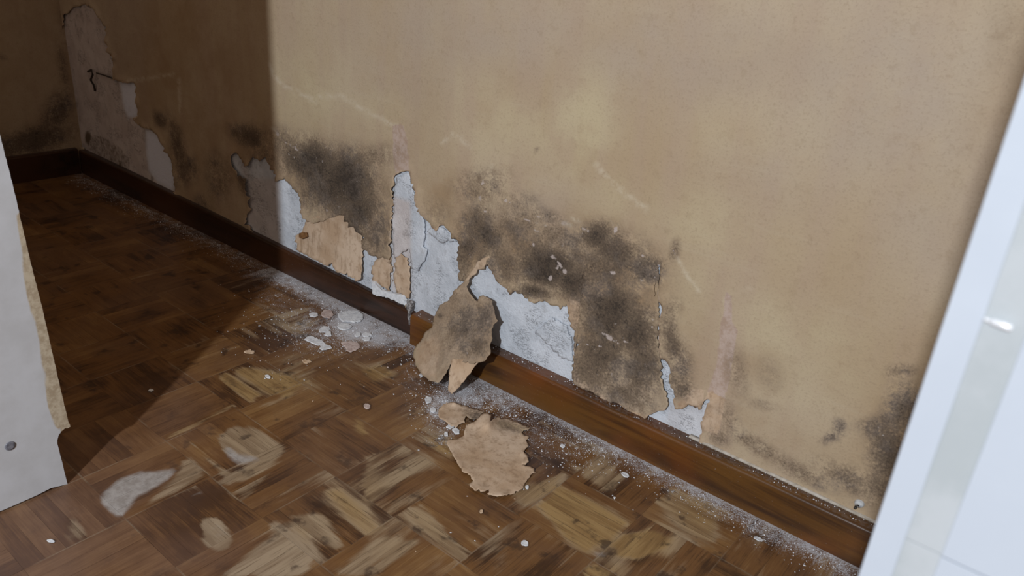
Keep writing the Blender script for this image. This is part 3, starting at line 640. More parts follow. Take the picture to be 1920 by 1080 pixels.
# ------------------------------------------------------------------ baseboards
def board(name, x0, x1, yf, yb, ztf, mat, label, rnd=.008, n=90, wob=.0006, top_drop=.002, seed=0):
    """Long board with a rounded upper front edge; x0..x1 along the wall, yf(x) the front face."""
    def mk(zt):
        prof = [(0, 0.0), (0, .02), (0, zt * .5), (0, zt - rnd * 2), (0, zt - rnd)]
        prof += [(rnd * (1 - math.cos(a)), zt - rnd + rnd * math.sin(a)) for a in np.linspace(.25, math.pi / 2, 5)]
        return prof + [(.5, zt + top_drop)]
    prof = mk(.08)
    V = []
    xs = np.linspace(x0, x1, n); m = len(prof) + 1
    for q, x in enumerate(xs):
        f = yf(x); b = yb(x); prof = mk(float(ztf(x)) if callable(ztf) else ztf)
        for (d, z) in prof:
            y = f + d if d < .4 else b
            w = wob * (vnoise(np.array(x * 9 + seed), np.array(z * 30)) - .5) * 2
            V.append((x, y + w, z))
        V.append((x, b, 0))
    F = []
    for q in range(n - 1):
        for k in range(m):
            a = q * m + k; b_ = q * m + (k + 1) % m
            F.append((a, a + m, b_ + m, b_))
    F.append(tuple(range(m))[::-1] if True else ()); F.append(tuple((n - 1) * m + k for k in range(m)))
    o = link(name, V, F, mat, smooth=False)
    bm = bmesh.new(); bm.from_mesh(o.data); bmesh.ops.recalc_face_normals(bm, faces=bm.faces); bm.to_mesh(o.data); bm.free()
    for p in o.data.polygons: p.use_smooth = len(p.vertices) == 4
    o.data.set_sharp_from_angle(angle=math.radians(50))
    return tag(o, label, kind='structure')
wyf = lambda x: float(wy(x))
board('baseboard_back', -1.327, XR, lambda x: 1.302, wyf, .086, BB_R, 'glossy reddish brown wooden baseboard right of the broken joint')
board('baseboard_back_far', XL + .02, -1.352, lambda x: 1.336 + .008 * max(0, (-1.4 - x) / 1.9), wyf, lambda x: np.interp(x, [-3.3, -2.9, -2.34, -1.38], [.098, .096, .089, .071]), BB_L, 'dark brown wooden baseboard, its colour deepened for shadow, left of the broken joint', seed=40).name = 'baseboard_back.001'

# far-wall baseboard (runs along y)
def board_y():
    zt = .104; x0 = XL; xf = -3.322; rnd = .006
    prof = [(xf, 0), (xf, zt - rnd), (xf - rnd * .3, zt - rnd * .3), (xf - rnd, zt), (x0, zt + .002), (x0, 0)]
    V = [(x, y, z) for y in (-2.2, 1.34) for x, z in prof]; m = len(prof)
    F = [(k, (k + 1) % m, (k + 1) % m + m, k + m) for k in range(m)] + [tuple(range(m))[::-1], tuple(range(m, 2 * m))]
    o = link('baseboard_left', V, F, BB_L, smooth=False)
    bm = bmesh.new(); bm.from_mesh(o.data); bmesh.ops.recalc_face_normals(bm, faces=bm.faces); bm.to_mesh(o.data); bm.free()
    tag(o, 'dark brown baseboard, its colour deepened for shadow, along the far end wall', kind='structure')
board_y()

# ------------------------------------------------------------------ left wardrobe side panel
XP = -1.36
def yz_panel():
    r = random.Random(5)
    q = np.array([(126, 904.6), (121, 886), (117, 868), (113, 854), (110, 841), (107.5, 832), (107.5, 825), (110, 816), (115, 809), (122, 803), (127, 803), (132, 800), (131, 796)])
    P = rays(q[:, 0], q[:, 1]); P = P * (XP / P[:, 0])[:, None]
    out = [(float(a[1]), max(0.0, float(a[2]) + CAMH)) for a in P]
    out[0] = (out[0][0], 0.0)
    for z in list(np.arange(.132, .70, .006)) + [.8, 1.1, 1.5]:
        out.append((float(np.interp(z, [.12, .19, .39, .45, .59, .67, 1.5], [.4585, .456, .450, .4465, .442, .4376, .4376])) + r.uniform(-.00035, .00035), z))
    out += [(.4376, 1.9), (-1.0, 1.9), (-1.0, 0.0)]  # unseen height and depth, extended to block the lamp from the far-left corner
    out += [(y, .004 + r.uniform(-.0005, .0005) + (.0025 if y > .40 else 0)) for y in np.linspace(-1.0, .432, 60)[1:-1]]
    return out
out = np.array(yz_panel())
g = np.stack([a.ravel() for a in np.meshgrid(np.arange(.30, .456, .007), np.arange(.01, .8, .012), indexing='ij')], 1)
g = g[inpoly(g[:, 0], g[:, 1], out)]; g = keepfar(g, out, .003)
V2, F2 = cdt(g, [out]); c = V2[F2].mean(1); F2 = F2[inpoly(c[:, 0], c[:, 1], out)]
P = np.stack([np.full(len(V2), XP), V2[:, 0], V2[:, 1]], 1)
px, py = proj(P)
raw = softpoly(px, py, [(30, 400), (42, 500), (52, 560), (70, 632), (82, 704), (90, 762), (102, 800), (122, 818), (170, 812), (130, 560), (60, 380)], 5)
raw = np.where(P[:, 1] > .2, raw, 0)
raw = np.clip(raw * 1.15, 0, 1)
pan = link('wardrobe_side_panel', P, orient(P, F2, (1, 0, 0)), PANEL, attrs=dict(raw=raw), smooth=False)
s_ = pan.modifiers.new('thickness', 'SOLIDIFY'); s_.thickness = .016; s_.offset = -1
tag(pan, 'white chipboard wardrobe panel with a notched corner standing on the parquet', 'panel')
cc = on_y(np.array([18.]), np.array([836.]), 1)[0]
r_ = rays(np.array([19.]), np.array([836.]))[0]; t_ = XP / r_[0]; cy_, cz_ = r_[1] * t_, r_[2] * t_ + CAMH
V = [(XP + .0015, cy_, cz_)] ; nn = 20
for rad, xo in ((.0055, .0016), (.0085, .0012), (.0088, 0.0)):
    V += [(XP + xo, cy_ + rad * math.cos(a), cz_ + rad * math.sin(a)) for a in np.linspace(0, 2 * math.pi, nn, endpoint=False)]
F = [(0, 1 + k, 1 + (k + 1) % nn) for k in range(nn)]
for q in range(2): F += [(1 + q * nn + k, 1 + (q + 1) * nn + k, 1 + (q + 1) * nn + (k + 1) % nn, 1 + q * nn + (k + 1) % nn) for k in range(nn)]
cap = link('screw_cap', V, F, CAPM, pan); cap['label'] = 'small round grey screw cap'

# ------------------------------------------------------------------ right wardrobe
war = bpy.data.objects.new('white_wardrobe', None); COL.objects.link(war); war.location = (0, .41, 0)
tag(war, 'white wardrobe standing close by in front of the wall', 'wardrobe')
def wbox(name, x0, x1, y0, y1, z0, z1, mat, bw=.0012):
    V, F = boxm(x0, x1, y0 - .41, y1 - .41, z0, z1)
    o = link(name, V, F, mat, war, smooth=False); bevel(o, bw); return o
o = wbox('side_panel', -.0425, -.0270, .400, .75, 0, 2.0, WHITE, .0004)
g1 = wbox('frame_strip', -.0272, -.0088, .4012, .425, .724, 2.0, GREYW, .0003)
g1['label'] = 'dull grey upper strip beside the side panel'
g2 = wbox('frame_strip', -.0272, -.0088, .4012, .425, 0, .7236, GREYW, .0003)
g2['label'] = 'dull grey lower strip beside the side panel'
d1 = wbox('door', -.0090, .46, .4002, .4180, .724, 2.0, WHITE, .0003)
d2 = wbox('door', -.0090, .46, .4002, .4180, .01, .7232, WHITE, .0003)
wbox('back_panel', -.0270, .46, .738, .75, 0, 2.0, WHITE)
wbox('side_panel', .46, .4755, .400, .75, 0, 2.0, WHITE)
wbox('top_panel', -.0270, .46, .4185, .738, 1.984, 2.0, WHITE)
# shelf pin
pin = []
xs = [(-.0268, .0008), (-.0255, .0009), (-.0236, .0009), (-.0234, .0017), (-.0155, .0018), (-.0148, .0013)]
V = [(x, .3985 + r * math.cos(a) - .41, .857 - (x + .027) * .05 + r * math.sin(a)) for x, r in xs for a in np.linspace(0, 2 * math.pi, 14, endpoint=False)]
F = [(q * 14 + k, (q + 1) * 14 + k, (q + 1) * 14 + (k + 1) % 14, q * 14 + (k + 1) % 14) for q in range(len(xs) - 1) for k in range(14)]
F += [tuple(range(14)), tuple(range((len(xs) - 1) * 14, len(xs) * 14))[::-1]]
pn = link('shelf_pin', V, F, METAL, war); pn['label'] = 'short bright steel shelf pin'

# ------------------------------------------------------------------ hanging torn flap in front of the baseboard
FLAP = Z3([(625, 182), (634, 214), (600, 250), (552, 288), (505, 330), (490, 372), (503, 402), (530, 440), (556, 462), (566, 432), (590, 424), (622, 440), (650, 490), (660, 540), (678, 575), (650, 602),
           (640, 640), (646, 680), (630, 722), (636, 770), (600, 816), (560, 826), (520, 832), (470, 822), (412, 812), (392, 838), (375, 870), (340, 930), (320, 946), (280, 936), (222, 892), (186, 840),
           (170, 780), (180, 742), (215, 700), (240, 650), (290, 600), (306, 540), (330, 482), (388, 452), (420, 392), (468, 352), (490, 322), (520, 280), (560, 222), (600, 200)])
TAIL = Z3([(412, 800), (470, 806), (550, 806), (560, 826), (530, 862), (480, 930), (448, 972), (404, 1012), (382, 992), (386, 930), (392, 860), (400, 830)])
def freesheet(name, poly, yfun, mat, step=3.2, amp=1.0, seed=0, parent=None, attrfn=None, thick=.0016):
    L = jag(poly, amp, 4, seed=seed)
    x0, z0 = L.min(0); x1, z1 = L.max(0)
    g = np.stack([a.ravel() for a in np.meshgrid(np.arange(x0, x1, step), np.arange(z0, z1, step), indexing='ij')], 1) + 0
    g = g + RNG.uniform(-.6, .6, g.shape); g = g[inpoly(g[:, 0], g[:, 1], L)]; g = keepfar(g, L, 1.0)
    V, Fc = cdt(g, [L]); c = V[Fc].mean(1); Fc = Fc[inpoly(c[:, 0], c[:, 1], L)]
    Y = yfun(V[:, 0], V[:, 1])
    Pn = on_y(V[:, 0], V[:, 1], Y)
    ob = link(name, Pn, orient(Pn, Fc), mat, parent, attrs=attrfn(Pn, V[:, 0], V[:, 1]) if attrfn else None)
    s_ = ob.modifiers.new('thickness', 'SOLIDIFY'); s_.thickness = thick; s_.offset = -1
    return ob
def flap_y(x, y):
    t = np.clip((y - 478) / (720 - 478), 0, 1)
    base = np.interp(y, [478, 500, 530, 560, 600, 650, 700, 720], [1.331, 1.326, 1.318, 1.307, 1.292, 1.252, 1.212, 1.19])
    # it bellies: the left edge rolls back, the right edge stands proud of the wall
    ax = np.interp(y, [478, 530, 560, 620, 700, 720], [900, 872, 865, 860, 820, 812])
    u = (x - ax) / 60
    base = base + np.clip(-u - .3, 0, 2) ** 2 * .020 - .010 * np.cos(u * 1.6) * t
    base = base + .006 * (fbm(x / 22, y / 22, 3, 6) - .5) * 2 * np.clip(t * 2, 0, 1) + .002 * (fbm(x / 6, y / 6, 2, 9) - .5)
    return base
def flap_attr(P, x, y):
    z = np.zeros_like(x)
    mo = many(x, y, [(870, 610, 75, 110, 15, .30), (870, 615, 42, 55, 0, .58), (900, 600, 26, 40, 0, .55), (885, 650, 36, 26, 0, .60), (850, 640, 26, 30, 0, .42), (860, 560, 30, 22, 0, .35), (826, 592, 8, 6, 0, .7), (915, 575, 14, 30, 0, .45)])
    bk = np.maximum.reduce([softpoly(x, y, Z3([(160, 720), (260, 640), (340, 620), (370, 720), (350, 840), (330, 960), (200, 920), (150, 800)]), 14) * .55, softpoly(x, y, Z3([(480, 340), (560, 215), (640, 180), (610, 240), (500, 340)]), 3) * .9, z])
    return dict(mold_shade=mo, stain_shade=z + .55, cream=softpoly(x, y, Z3([(170, 720), (215, 720), (215, 840), (180, 840)]), 5), grey=z + .8, crack=z, pink=z, backing=bk, dark=z)
flap = freesheet('hanging_wallpaper_flap', FLAP, flap_y, PAPER, amp=.9, seed=31, attrfn=flap_attr)
tag(flap, 'torn grey brown wallpaper flap hanging by a thin neck over the baseboard', 'wallpaper')
fz = lambda v: dict(mold_shade=np.zeros(len(v)), stain_shade=np.zeros(len(v)) + .1, cream=np.zeros(len(v)), grey=np.zeros(len(v)), crack=np.zeros(len(v)), pink=np.zeros(len(v)), backing=np.ones(len(v)), dark=np.zeros(len(v)))
tail = freesheet('folded_tail', TAIL, lambda x, y: flap_y(x * 0 + 862, np.full_like(y, 680)) + .002 - .0005 * (y - 672) + .0004 * (x - 860) + .003 * (fbm(x / 9, y / 9, 2, 3) - .5), PAPER, amp=.6, seed=32,
                 parent=flap, attrfn=lambda P, x, y: fz(x))
tail['label'] = 'pinkish tan folded back tail'

# ------------------------------------------------------------------ scraps lying on the floor
def floorsheet(name, poly, zfun, label, attrfn, seed, amp=1.1, step=3.2, mat=None, thick=.0014):
    L = jag(poly, amp, 3.5, seed=seed); x0, z0 = L.min(0); x1, z1 = L.max(0)
    g = np.stack([a.ravel() for a in np.meshgrid(np.arange(x0, x1, step), np.arange(z0, z1, step), indexing='ij')], 1)
    g = g + RNG.uniform(-.6, .6, g.shape); g = g[inpoly(g[:, 0], g[:, 1], L)]; g = keepfar(g, L, 1.0)
    V, Fc = cdt(g, [L]); c = V[Fc].mean(1); Fc = Fc[inpoly(c[:, 0], c[:, 1], L)]
    d = distseg(V[:, 0], V[:, 1], L)
    Pn = on_floor(V[:, 0], V[:, 1], zfun(V[:, 0], V[:, 1], d))
    ob = link(name, Pn, orient(Pn, Fc, (0, 0, 1)), mat or PAPER, attrs=attrfn(V[:, 0], V[:, 1]))
    s_ = ob.modifiers.new('thickness', 'SOLIDIFY'); s_.thickness = thick; s_.offset = -1
    return tag(ob, label, 'wallpaper')
SCRAP = Z6([(862, 308), (922, 318), (906, 382), (940, 352), (1040, 350), (1120, 378), (1240, 432), (1172, 440), (1156, 462), (1212, 495), (1190, 520), (1210, 560), (1170, 608), (1200, 640), (1212, 690), (1150, 715),
            (1222, 722), (1272, 768), (1232, 782), (1182, 850), (1170, 892), (1100, 935), (962, 957), (888, 935), (912, 898), (850, 918), (790, 912), (750, 866), (778, 830), (756, 792), (690, 756),
            (650, 690), (610, 612), (572, 552), (585, 515), (660, 512), (708, 482), (720, 402), (798, 370)])
def scrap_z(x, y, d):
    lift = .0022 + .004 * fbm(x / 24, y / 24, 2, 2) + .006 * np.exp(-(d / 9) ** 2) * np.clip(fbm(x / 20, y / 20, 2, 40) * 2 - .7, 0, 1)
    return lift + blob(x, y, 912, 782, 16, 22, 0, .016)
def scrap_attr(x, y):
    z = np.zeros_like(x)
    gy = softpoly(x, y, Z6([(925, 380), (1000, 340), (1250, 420), (1160, 480), (1100, 470), (980, 450)]), 8)
    return dict(mold_shade=gy * .32, stain_shade=z, cream=z, grey=z, crack=many(x, y, [(925, 880, 60, 30, 20, .35), (1000, 850, 40, 30, 0, .3)]), pink=many(x, y, [(900, 870, 70, 60, 0, .45), (960, 900, 50, 30, 0, .5), (870, 850, 30, 50, 0, .5)]), backing=1 - gy * .6, dark=z)
floorsheet('fallen_wallpaper_piece', SCRAP, scrap_z, 'large ragged tan wallpaper piece lying on the parquet', scrap_attr, 41, amp=.65)
floorsheet('fallen_wallpaper_piece', Z6([(505, 302), (525, 262), (545, 238), (620, 224), (700, 250), (780, 272), (868, 300), (835, 322), (800, 350), (750, 352), (708, 362), (690, 385), (640, 422), (600, 400), (560, 370), (512, 342)]),
           lambda x, y, d: .002 + .004 * fbm(x / 18, y / 18, 2, 12) + .006 * np.exp(-(d / 5) ** 2) * np.clip(fbm(x / 16, y / 16, 2, 44) * 2 - .7, 0, 1),
           'smaller tan wallpaper scrap touching the top of the large fallen piece',
           lambda x, y: dict(mold_shade=np.clip((x - 860) / 60, 0, .35), stain_shade=x * 0, cream=x * 0, grey=x * 0, crack=x * 0, pink=x * 0 + .3, backing=x * 0 + 1, dark=x * 0), 42)

# ------------------------------------------------------------------ plaster chips
def chip(name, poly, h, mat, label, group=None, z0=.0004, tilt=0.0, seed=0, cat='plaster chip', fn=None):
    r = random.Random(seed * 13 + 5)
    L = jag(poly, .35, 2.5, seed=seed) if len(poly) > 5 else np.array(poly, float)
    base = (fn or on_floor)(L[:, 0], L[:, 1]); c = base.mean(0); n = len(L)
    V = []; up = np.array([0, 0, 1.])
    tx, ty = r.uniform(-1, 1) * tilt, r.uniform(-1, 1) * tilt
    for sc_, zz in ((.94, z0), (1.0, z0 + h * .45), (.9, z0 + h)):
        for b in base:
            q = c + (b - c) * sc_; q = q.copy(); q[2] = zz + abs(tx) * .02 + tx * (q[0] - c[0]) + ty * (q[1] - c[1]) + r.uniform(-.1, .1) * h
            q[2] = max(q[2], z0); V.append(q)
    top = c.copy(); top[2] = z0 + h * 1.1; V.append(top)
    F = [tuple(range(n))[::-1]] + [(k + q * n, (k + 1) % n + q * n, (k + 1) % n + (q + 1) * n, k + (q + 1) * n) for q in range(2) for k in range(n)] + [(2 * n + k, 2 * n + (k + 1) % n, 3 * n) for k in range(n)]
    o = link(name, V, F, mat, smooth=False)
    return tag(o, label, cat, group)
def oval(cx, cy, rx, ry, ang=0, seed=0, n=9):
    r = random.Random(seed); a = math.radians(ang); P = []
    for k in range(n):
        t = 2 * math.pi * k / n; q = r.uniform(.72, 1.12)
        u, v = rx * q * math.cos(t), ry * q * math.sin(t)
        P.append((cx + u * math.cos(a) - v * math.sin(a), cy + u * math.sin(a) + v * math.cos(a)))
    return P
chips = [
    (Z7([(825, 262), (880, 245), (960, 235), (1040, 242), (1090, 280), (1085, 320), (1060, 350), (990, 358), (930, 350), (870, 345), (835, 310)]), .004, CHIP, 'largest pale flake of plaster beside the dark baseboard'),
    (Z7([(820, 395), (860, 368), (940, 372), (975, 392), (950, 420), (880, 432), (840, 420)]), .003, CHIP, 'flat white plaster flake just below the largest one'),
    (Z7([(662, 262), (700, 226), (770, 240), (790, 280), (750, 315), (700, 312), (660, 290)]), .003, CHIPP, 'pinkish plaster flake among the white ones'),
    (Z7([(535, 270), (575, 254), (625, 262), (630, 285), (590, 302), (550, 296)]), .003, CHIP, 'small white plaster flake left of the pinkish one'),
    (Z7([(485, 535), (520, 505), (570, 500), (620, 520), (680, 545), (712, 580), (680, 592), (620, 588), (570, 570), (520, 550)]), .003, CHIP, 'long bluish white plaster flake on the brown parquet'),
    (Z7([(640, 620), (660, 592), (720, 582), (762, 600), (770, 618), (720, 632), (665, 640)]), .003, CHIP, 'rounded white plaster flake at the end of the long bluish one'),
    (Z7([(856, 560), (920, 548), (1000, 552), (1052, 580), (1055, 610), (1010, 640), (950, 656), (915, 640), (900, 600), (870, 585)]), .0035, CHIPP, 'big shield shaped pinkish white plaster flake nearest the camera'),
    (Z7([(700, 455), (730, 440), (760, 455), (765, 490), (730, 498), (700, 488)]), .004, CHIP, 'bright white knob of plaster between the flakes'),
    (Z7([(636, 430), (680, 395), (745, 392), (755, 420), (700, 450), (650, 460)]), .0025, CHIP, 'greyish plaster flake touching the bright white knob'),
    (Z7([(1072, 478), (1100, 460), (1160, 465), (1172, 488), (1130, 505), (1085, 498)]), .004, CHIP, 'white oval plaster flake right of the big shield shaped one'),
    (Z7([(1072, 520), (1110, 502), (1165, 510), (1150, 538), (1095, 542)]), .003, CHIP, 'thin plaster flake tucked under the white oval one'),
    (Z7([(995, 485), (1020, 456), (1062, 462), (1060, 490), (1020, 505)]), .003, CHIP, 'dull white plaster flake left of the oval one'),
    (Z7([(468, 742), (500, 730), (545, 735), (562, 755), (520, 772), (480, 765)]), .003, CHIPT, 'yellowish tan chip alone on the parquet'),
    (oval(468, 661, 12, 4, 4, 3), .003, CHIPT, 'narrow tan paper sliver beside a dark spot on the parquet'),
    (oval(688, 764, 8, 5, 10, 4), .003, CHIPP, 'small pinkish chip alone in the middle of the parquet'),
    (oval(502, 708, 6, 3, 10, 6), .003, CHIP, 'tiny bright chip at the tip of a grey smear on the parquet'),
    (Z6([(610, 450), (640, 435), (672, 455), (670, 478), (640, 482)]), .004, CHIP, 'blocky white plaster chip left of the large fallen wallpaper'),
    (Z6([(565, 425), (590, 400), (630, 425), (600, 440)]), .003, CHIP, 'white plaster chip below the smaller wallpaper scrap'),
    (oval(836, 816, 4.5, 4, 0, 8), .003, CHIP, 'small round plaster chip below the blocky one'),
    (oval(803, 752, 8, 8, 0, 9), .004, CHIP, 'white plaster lump at the left end of the wallpaper scrap'),
    (oval(812, 770, 6, 6, 0, 19), .003, CHIP, 'white plaster bit below the lump beside the scrap'),
    (oval(790, 705, 5, 3, 10, 29), .003, CHIP, 'small white chip left of the hanging flap tip'),
    (oval(1055, 838, 5, 3.5, 20, 10), .003, CHIP, 'white crumb right of the large fallen wallpaper'),
    (oval(1172, 892, 9, 4, 25, 11), .003, CHIP, 'narrow white chip on parquet below the middle of the baseboard'),
    (oval(988, 915, 4, 3.5, 0, 12), .003, CHIP, 'round white crumb below the large fallen wallpaper'),
    (oval(902, 961, 4, 3, 0, 13), .003, CHIPT, 'cream crumb on dark parquet below the fallen wallpaper'),
    (oval(984, 1020, 9, 5, 10, 14), .002, CHIP, 'grey white fleck near the lower middle of the floor'),
    (oval(283, 733, 5, 2.5, 0, 15), .002, CHIP, 'white crumb at the edge of the cast shadow'),
    (oval(96, 1016, 9, 3, 8, 16), .002, CHIP, 'pale sliver on the varnished floor near the white panel'),
    (oval(1422, 1012, 10, 4, 15, 17), .002, CHIP, 'flat grey white flake close to the wardrobe end of the baseboard'),
]
for k, (pl, h, m, lab) in enumerate(chips):
    chip('plaster_chip', pl, h, m, lab, tilt=.05, seed=k)

# plaster lump on top of the left baseboard, and one in the joint
def lump(name, poly, yf, depth, mat, label, seed, cat='plaster chip'):
    L = jag(poly, .6, 3, seed=seed); F0 = on_y(L[:, 0], L[:, 1], yf); c = F0.mean(0); n = len(L); V = []
    for s1, dy in ((.92, depth), (1.0, depth * .5), (.93, 0.0)):
        for b in F0:
            q = c + (b - c) * s1; V.append((q[0], yf + dy, q[2]))
    V.append((c[0], yf - .001, c[2]))
    F = [tuple(range(n))] + [(k + q * n, (k + 1) % n + q * n, (k + 1) % n + (q + 1) * n, k + (q + 1) * n) for q in range(2) for k in range(n)] + [(2 * n + k, 2 * n + (k + 1) % n, 3 * n) for k in range(n)]
    o = link(name, V, F, mat, smooth=False)
    bm = bmesh.new(); bm.from_mesh(o.data); bmesh.ops.recalc_face_normals(bm, faces=bm.faces); bm.to_mesh(o.data); bm.free()
    return tag(o, label, cat)
lump('plaster_chip', Z2([(706, 784), (722, 790), (748, 826), (790, 834), (852, 850), (866, 872), (866, 896), (830, 882), (790, 862), (740, 852), (712, 842)]), 1.334, .012, CHIP,
     'white plaster slab leaning on top of the dark baseboard at the joint', 51)
lump('plaster_chip', Z2([(868, 870), (890, 876), (892, 900), (882, 930), (884, 965), (880, 985), (876, 960), (874, 930), (868, 905)]), 1.330, .012, mat_plain('dirty_plaster', (.10, .085, .075), (.40, .38, .38), 160, .95, .1, .6), 'crumbly plaster filling the gap of the baseboard joint', 52)
lump('paper_curl', Z2([(384, 570), (415, 566), (420, 586), (398, 596), (384, 588)]), 1.333, .006, mat_plain('brown_curl', (.15, .07, .025), (.24, .12, .05), 60, .8, .2),
     'tiny brown curl sticking out at the left edge of the tan backing sheet', 53, 'wallpaper')

# crumbs, one by one
spots = []
rr = random.Random(21)
zones = [(600, 610, 95, 60, 55), (540, 640, 90, 60, 40), (800, 740, 60, 60, 45), (900, 760, 90, 45, 40), (1060, 830, 110, 50, 40), (830, 810, 45, 40, 22), (740, 690, 80, 45, 30), (1200, 900, 150, 60, 22), (500, 560, 70, 50, 25), (950, 920, 200, 110, 22), (330, 560, 160, 130, 12), (600, 800, 200, 120, 14)]
proto = {}
meshes = []
for q in range(6):
    r = random.Random(100 + q); bm = bmesh.new(); bmesh.ops.create_icosphere(bm, subdivisions=1, radius=1)
    for v in bm.verts: v.co = Vector((v.co.x * r.uniform(.6, 1.5), v.co.y * r.uniform(.4, 1.0), (v.co.z * r.uniform(.8, 1.1)) * .42))
    me = bpy.data.meshes.new('plaster_crumb'); bm.to_mesh(me); bm.free(); me.materials.append(CHIP if q < 4 else (CHIPP if q == 4 else CHIPT)); meshes.append(me)
first = None
cnt = 0
for (cx, cy, rx, ry, n) in zones:
    for _ in range(n):
        x = cx + rr.gauss(0, .55) * rx; y = cy + rr.gauss(0, .55) * ry
        p = on_floor(np.array([x]), np.array([y]))[0]
        if p[1] > 1.292 or (p[1] > 1.32): continue
        if inpoly(np.array([x]), np.array([y]), SCRAP)[0] or cnt >= 290: continue
        s1 = abs(rr.gauss(0, 1)) * .0009 + .0010
        if first is None:
            first = bpy.data.objects.new('plaster_crumb', meshes[0])
            tag(first, 'tiny white plaster crumb scattered on the parquet', 'crumb', 'plaster crumbs scattered on the parquet'); o = first
        else:
            o = first.copy(); o.data = meshes[rr.randrange(6)]
        o.location = (p[0], p[1], s1 * .36); o.rotation_euler = (0, 0, rr.uniform(0, 6.28)); o.scale = (s1, s1, s1)
        COL.objects.link(o); cnt += 1

# finer grit along the baseboards: nobody could count it
GV, GF = [], []
rg = np.random.default_rng(5)
def grit_pts(n, cx, cy, rx, ry):
    return np.stack([cx + rg.normal(0, .5, n) * rx, cy + rg.normal(0, .5, n) * ry], 1)
Q = [grit_pts(700, 650, 620, 80, 45), grit_pts(500, 830, 745, 70, 60), grit_pts(700, 930, 760, 110, 45), grit_pts(500, 1080, 835, 130, 55), grit_pts(260, 540, 620, 110, 80)]
Q = np.concatenate(Q); PP = on_floor(Q[:, 0], Q[:, 1])
xs_ = rg.uniform(-3.25, -.1, 3000); ysb = np.where(xs_ < -1.35, 1.328, 1.296) - np.abs(rg.normal(0, .035, 3000)) - .002
PP = np.concatenate([PP, np.stack([xs_, ysb, xs_ * 0], 1)])
PP = PP[(PP[:, 1] < np.where(PP[:, 0] < -1.35, 1.328, 1.297))]
for p in PP:
    s1 = .0005 + abs(rg.normal(0, .0006)); a = rg.uniform(0, 6.28); b = len(GV)
    for k in range(4):
        t = a + k * 1.571 + rg.uniform(-.3, .3); q = s1 * rg.uniform(.6, 1.2)
        GV.append((p[0] + q * math.cos(t), p[1] + q * math.sin(t), .0001))
    GV.append((p[0], p[1], .0002 + s1 * .8))
    GF += [(b, b + 1, b + 4), (b + 1, b + 2, b + 4), (b + 2, b + 3, b + 4), (b + 3, b, b + 4)]
o = link('plaster_dust', GV, GF, GRIT, smooth=False)
tag(o, 'fine white plaster dust and grit along the foot of the baseboards', 'dust', kind='stuff')

# grit on the ledges of the baseboards
GV, GF = [], []
for _ in range(260):
    x = rg.uniform(-1.32, -.1) ; y = rg.uniform(1.310, 1.334); z = .0872 + .002 * (y - 1.31) / .04; s1 = .0005 + abs(rg.normal(0, .0007)); a = rg.uniform(0, 6.28); b = len(GV)
    for k in range(4):
        t = a + k * 1.571; q = s1 * rg.uniform(.6, 1.3); GV.append((x + q * math.cos(t), y + q * math.sin(t), z - .0003))
    GV.append((x, y, z + s1)); GF += [(b, b + 1, b + 4), (b + 1, b + 2, b + 4), (b + 2, b + 3, b + 4), (b + 3, b, b + 4)]
o = link('ledge_dust', GV, GF, GRIT, smooth=False)
tag(o, 'plaster grit lying on the top ledge of the reddish baseboard', 'dust', kind='stuff')

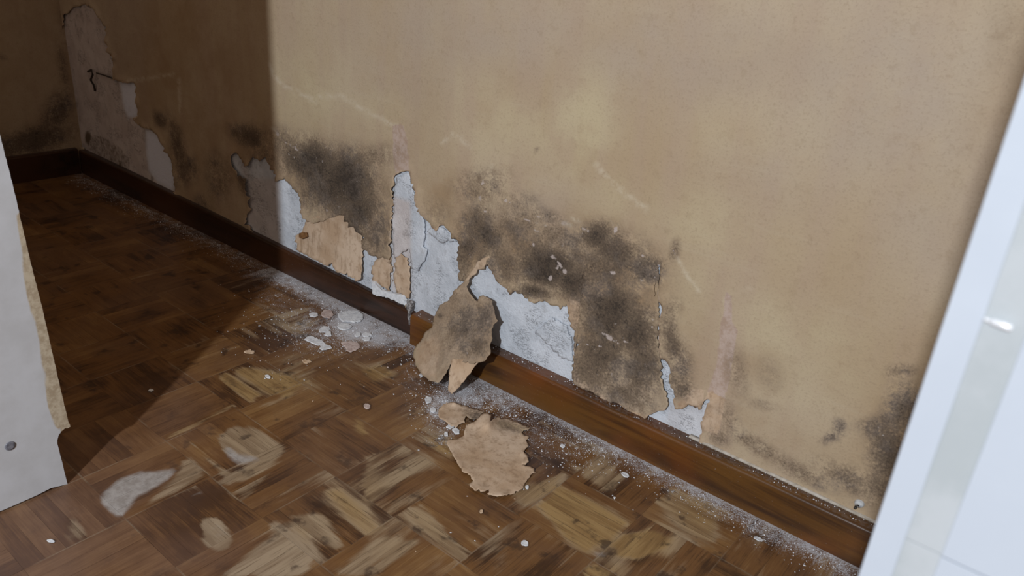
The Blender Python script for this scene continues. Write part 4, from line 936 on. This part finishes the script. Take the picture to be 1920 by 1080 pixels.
# ------------------------------------------------------------------ small fittings on the wall
def tube(name, pts, rad, mat, parent=None, n=8):
    V, F = [], []; pts = [Vector(p) for p in pts]; m = len(pts)
    for i, p in enumerate(pts):
        d = (pts[min(i + 1, m - 1)] - pts[max(i - 1, 0)]).normalized(); a = d.orthogonal().normalized(); b = d.cross(a)
        V += [p + (a * math.cos(t) + b * math.sin(t)) * rad for t in np.linspace(0, 2 * math.pi, n, endpoint=False)]
    for i in range(m - 1): F += [(i * n + k, i * n + (k + 1) % n, (i + 1) * n + (k + 1) % n, (i + 1) * n + k) for k in range(n)]
    F += [tuple(range(n))[::-1], tuple(range((m - 1) * n, m * n))]
    return link(name, V, F, mat, parent)
def wallpts(L, offs):
    a = np.array(L); return [tuple(on_wall(a[k:k + 1, 0], a[k:k + 1, 1], offs[k])[0]) for k in range(len(L))]
hk = tube('bent_wall_hook', wallpts([(165, 134), (171, 131), (174, 140), (170, 150), (176, 160), (178, 170)], [.004, .012, .018, .014, .010, .004]), .004, DARKM)
tag(hk, 'small bent dark metal hook on the pale plaster patch', 'hook')
hk_sh = tube('hook_shadow', wallpts([(181, 137), (198, 142), (214, 148)], [.012, .010, .004]), .0028, DARKM)  # dark tube standing in for the hook's cast shadow on the plaster
tag(hk_sh, 'thin dark nail standing in for the shadow of the bent hook', 'streak')
pc = on_wall(np.array([1612.]), np.array([943.]), .004)[0]
V, F = [], []
for rad, yo in ((.0085, 0), (.0085, -.003), (.0062, -.009), (.0025, -.011)):
    V += [(pc[0] + rad * 1.05 * math.cos(a), pc[1] + yo, pc[2] + rad * .9 * math.sin(a)) for a in np.linspace(0, 2 * math.pi, 14, endpoint=False)]
F = [(q * 14 + k, (q + 1) * 14 + k, (q + 1) * 14 + (k + 1) % 14, q * 14 + (k + 1) % 14) for q in range(3) for k in range(14)] + [tuple(range(42, 56))]
cl = link('cable_clip', V, F, PLASTIC)
tag(cl, 'small white plastic cable clip on the wall above the baseboard', 'clip')
sc2 = tube('screw', [(pc[0] - .003, pc[1] - .008, pc[2] - .006), (pc[0] - .003, pc[1] - .013, pc[2] - .0065)], .0028, DARKM, cl)
# pale strip of filler between wallpaper and baseboard at the right
V, F = [], []
for k, x in enumerate(np.linspace(-.52, .9, 90)):
    w = .0016 + .0012 * float(vnoise(np.array(x * 40), np.array(1.)))
    for (y, z) in ((1.337, .0865), (1.329 - w, .087), (1.330 - w, .087 + w * 1.6), (1.337, .092)): V.append((x, y, z))
    if k: b = (k - 1) * 4; F += [(b + q, b + 4 + q, b + 4 + (q + 1) % 4, b + (q + 1) % 4) for q in range(4)]
o = link('trim_1', V, F, mat_plain('old_filler', (.36, .31, .25), (.52, .47, .41), 80, .9, .15))
tag(o, 'thin pale filler line on top of the reddish baseboard', kind='structure')
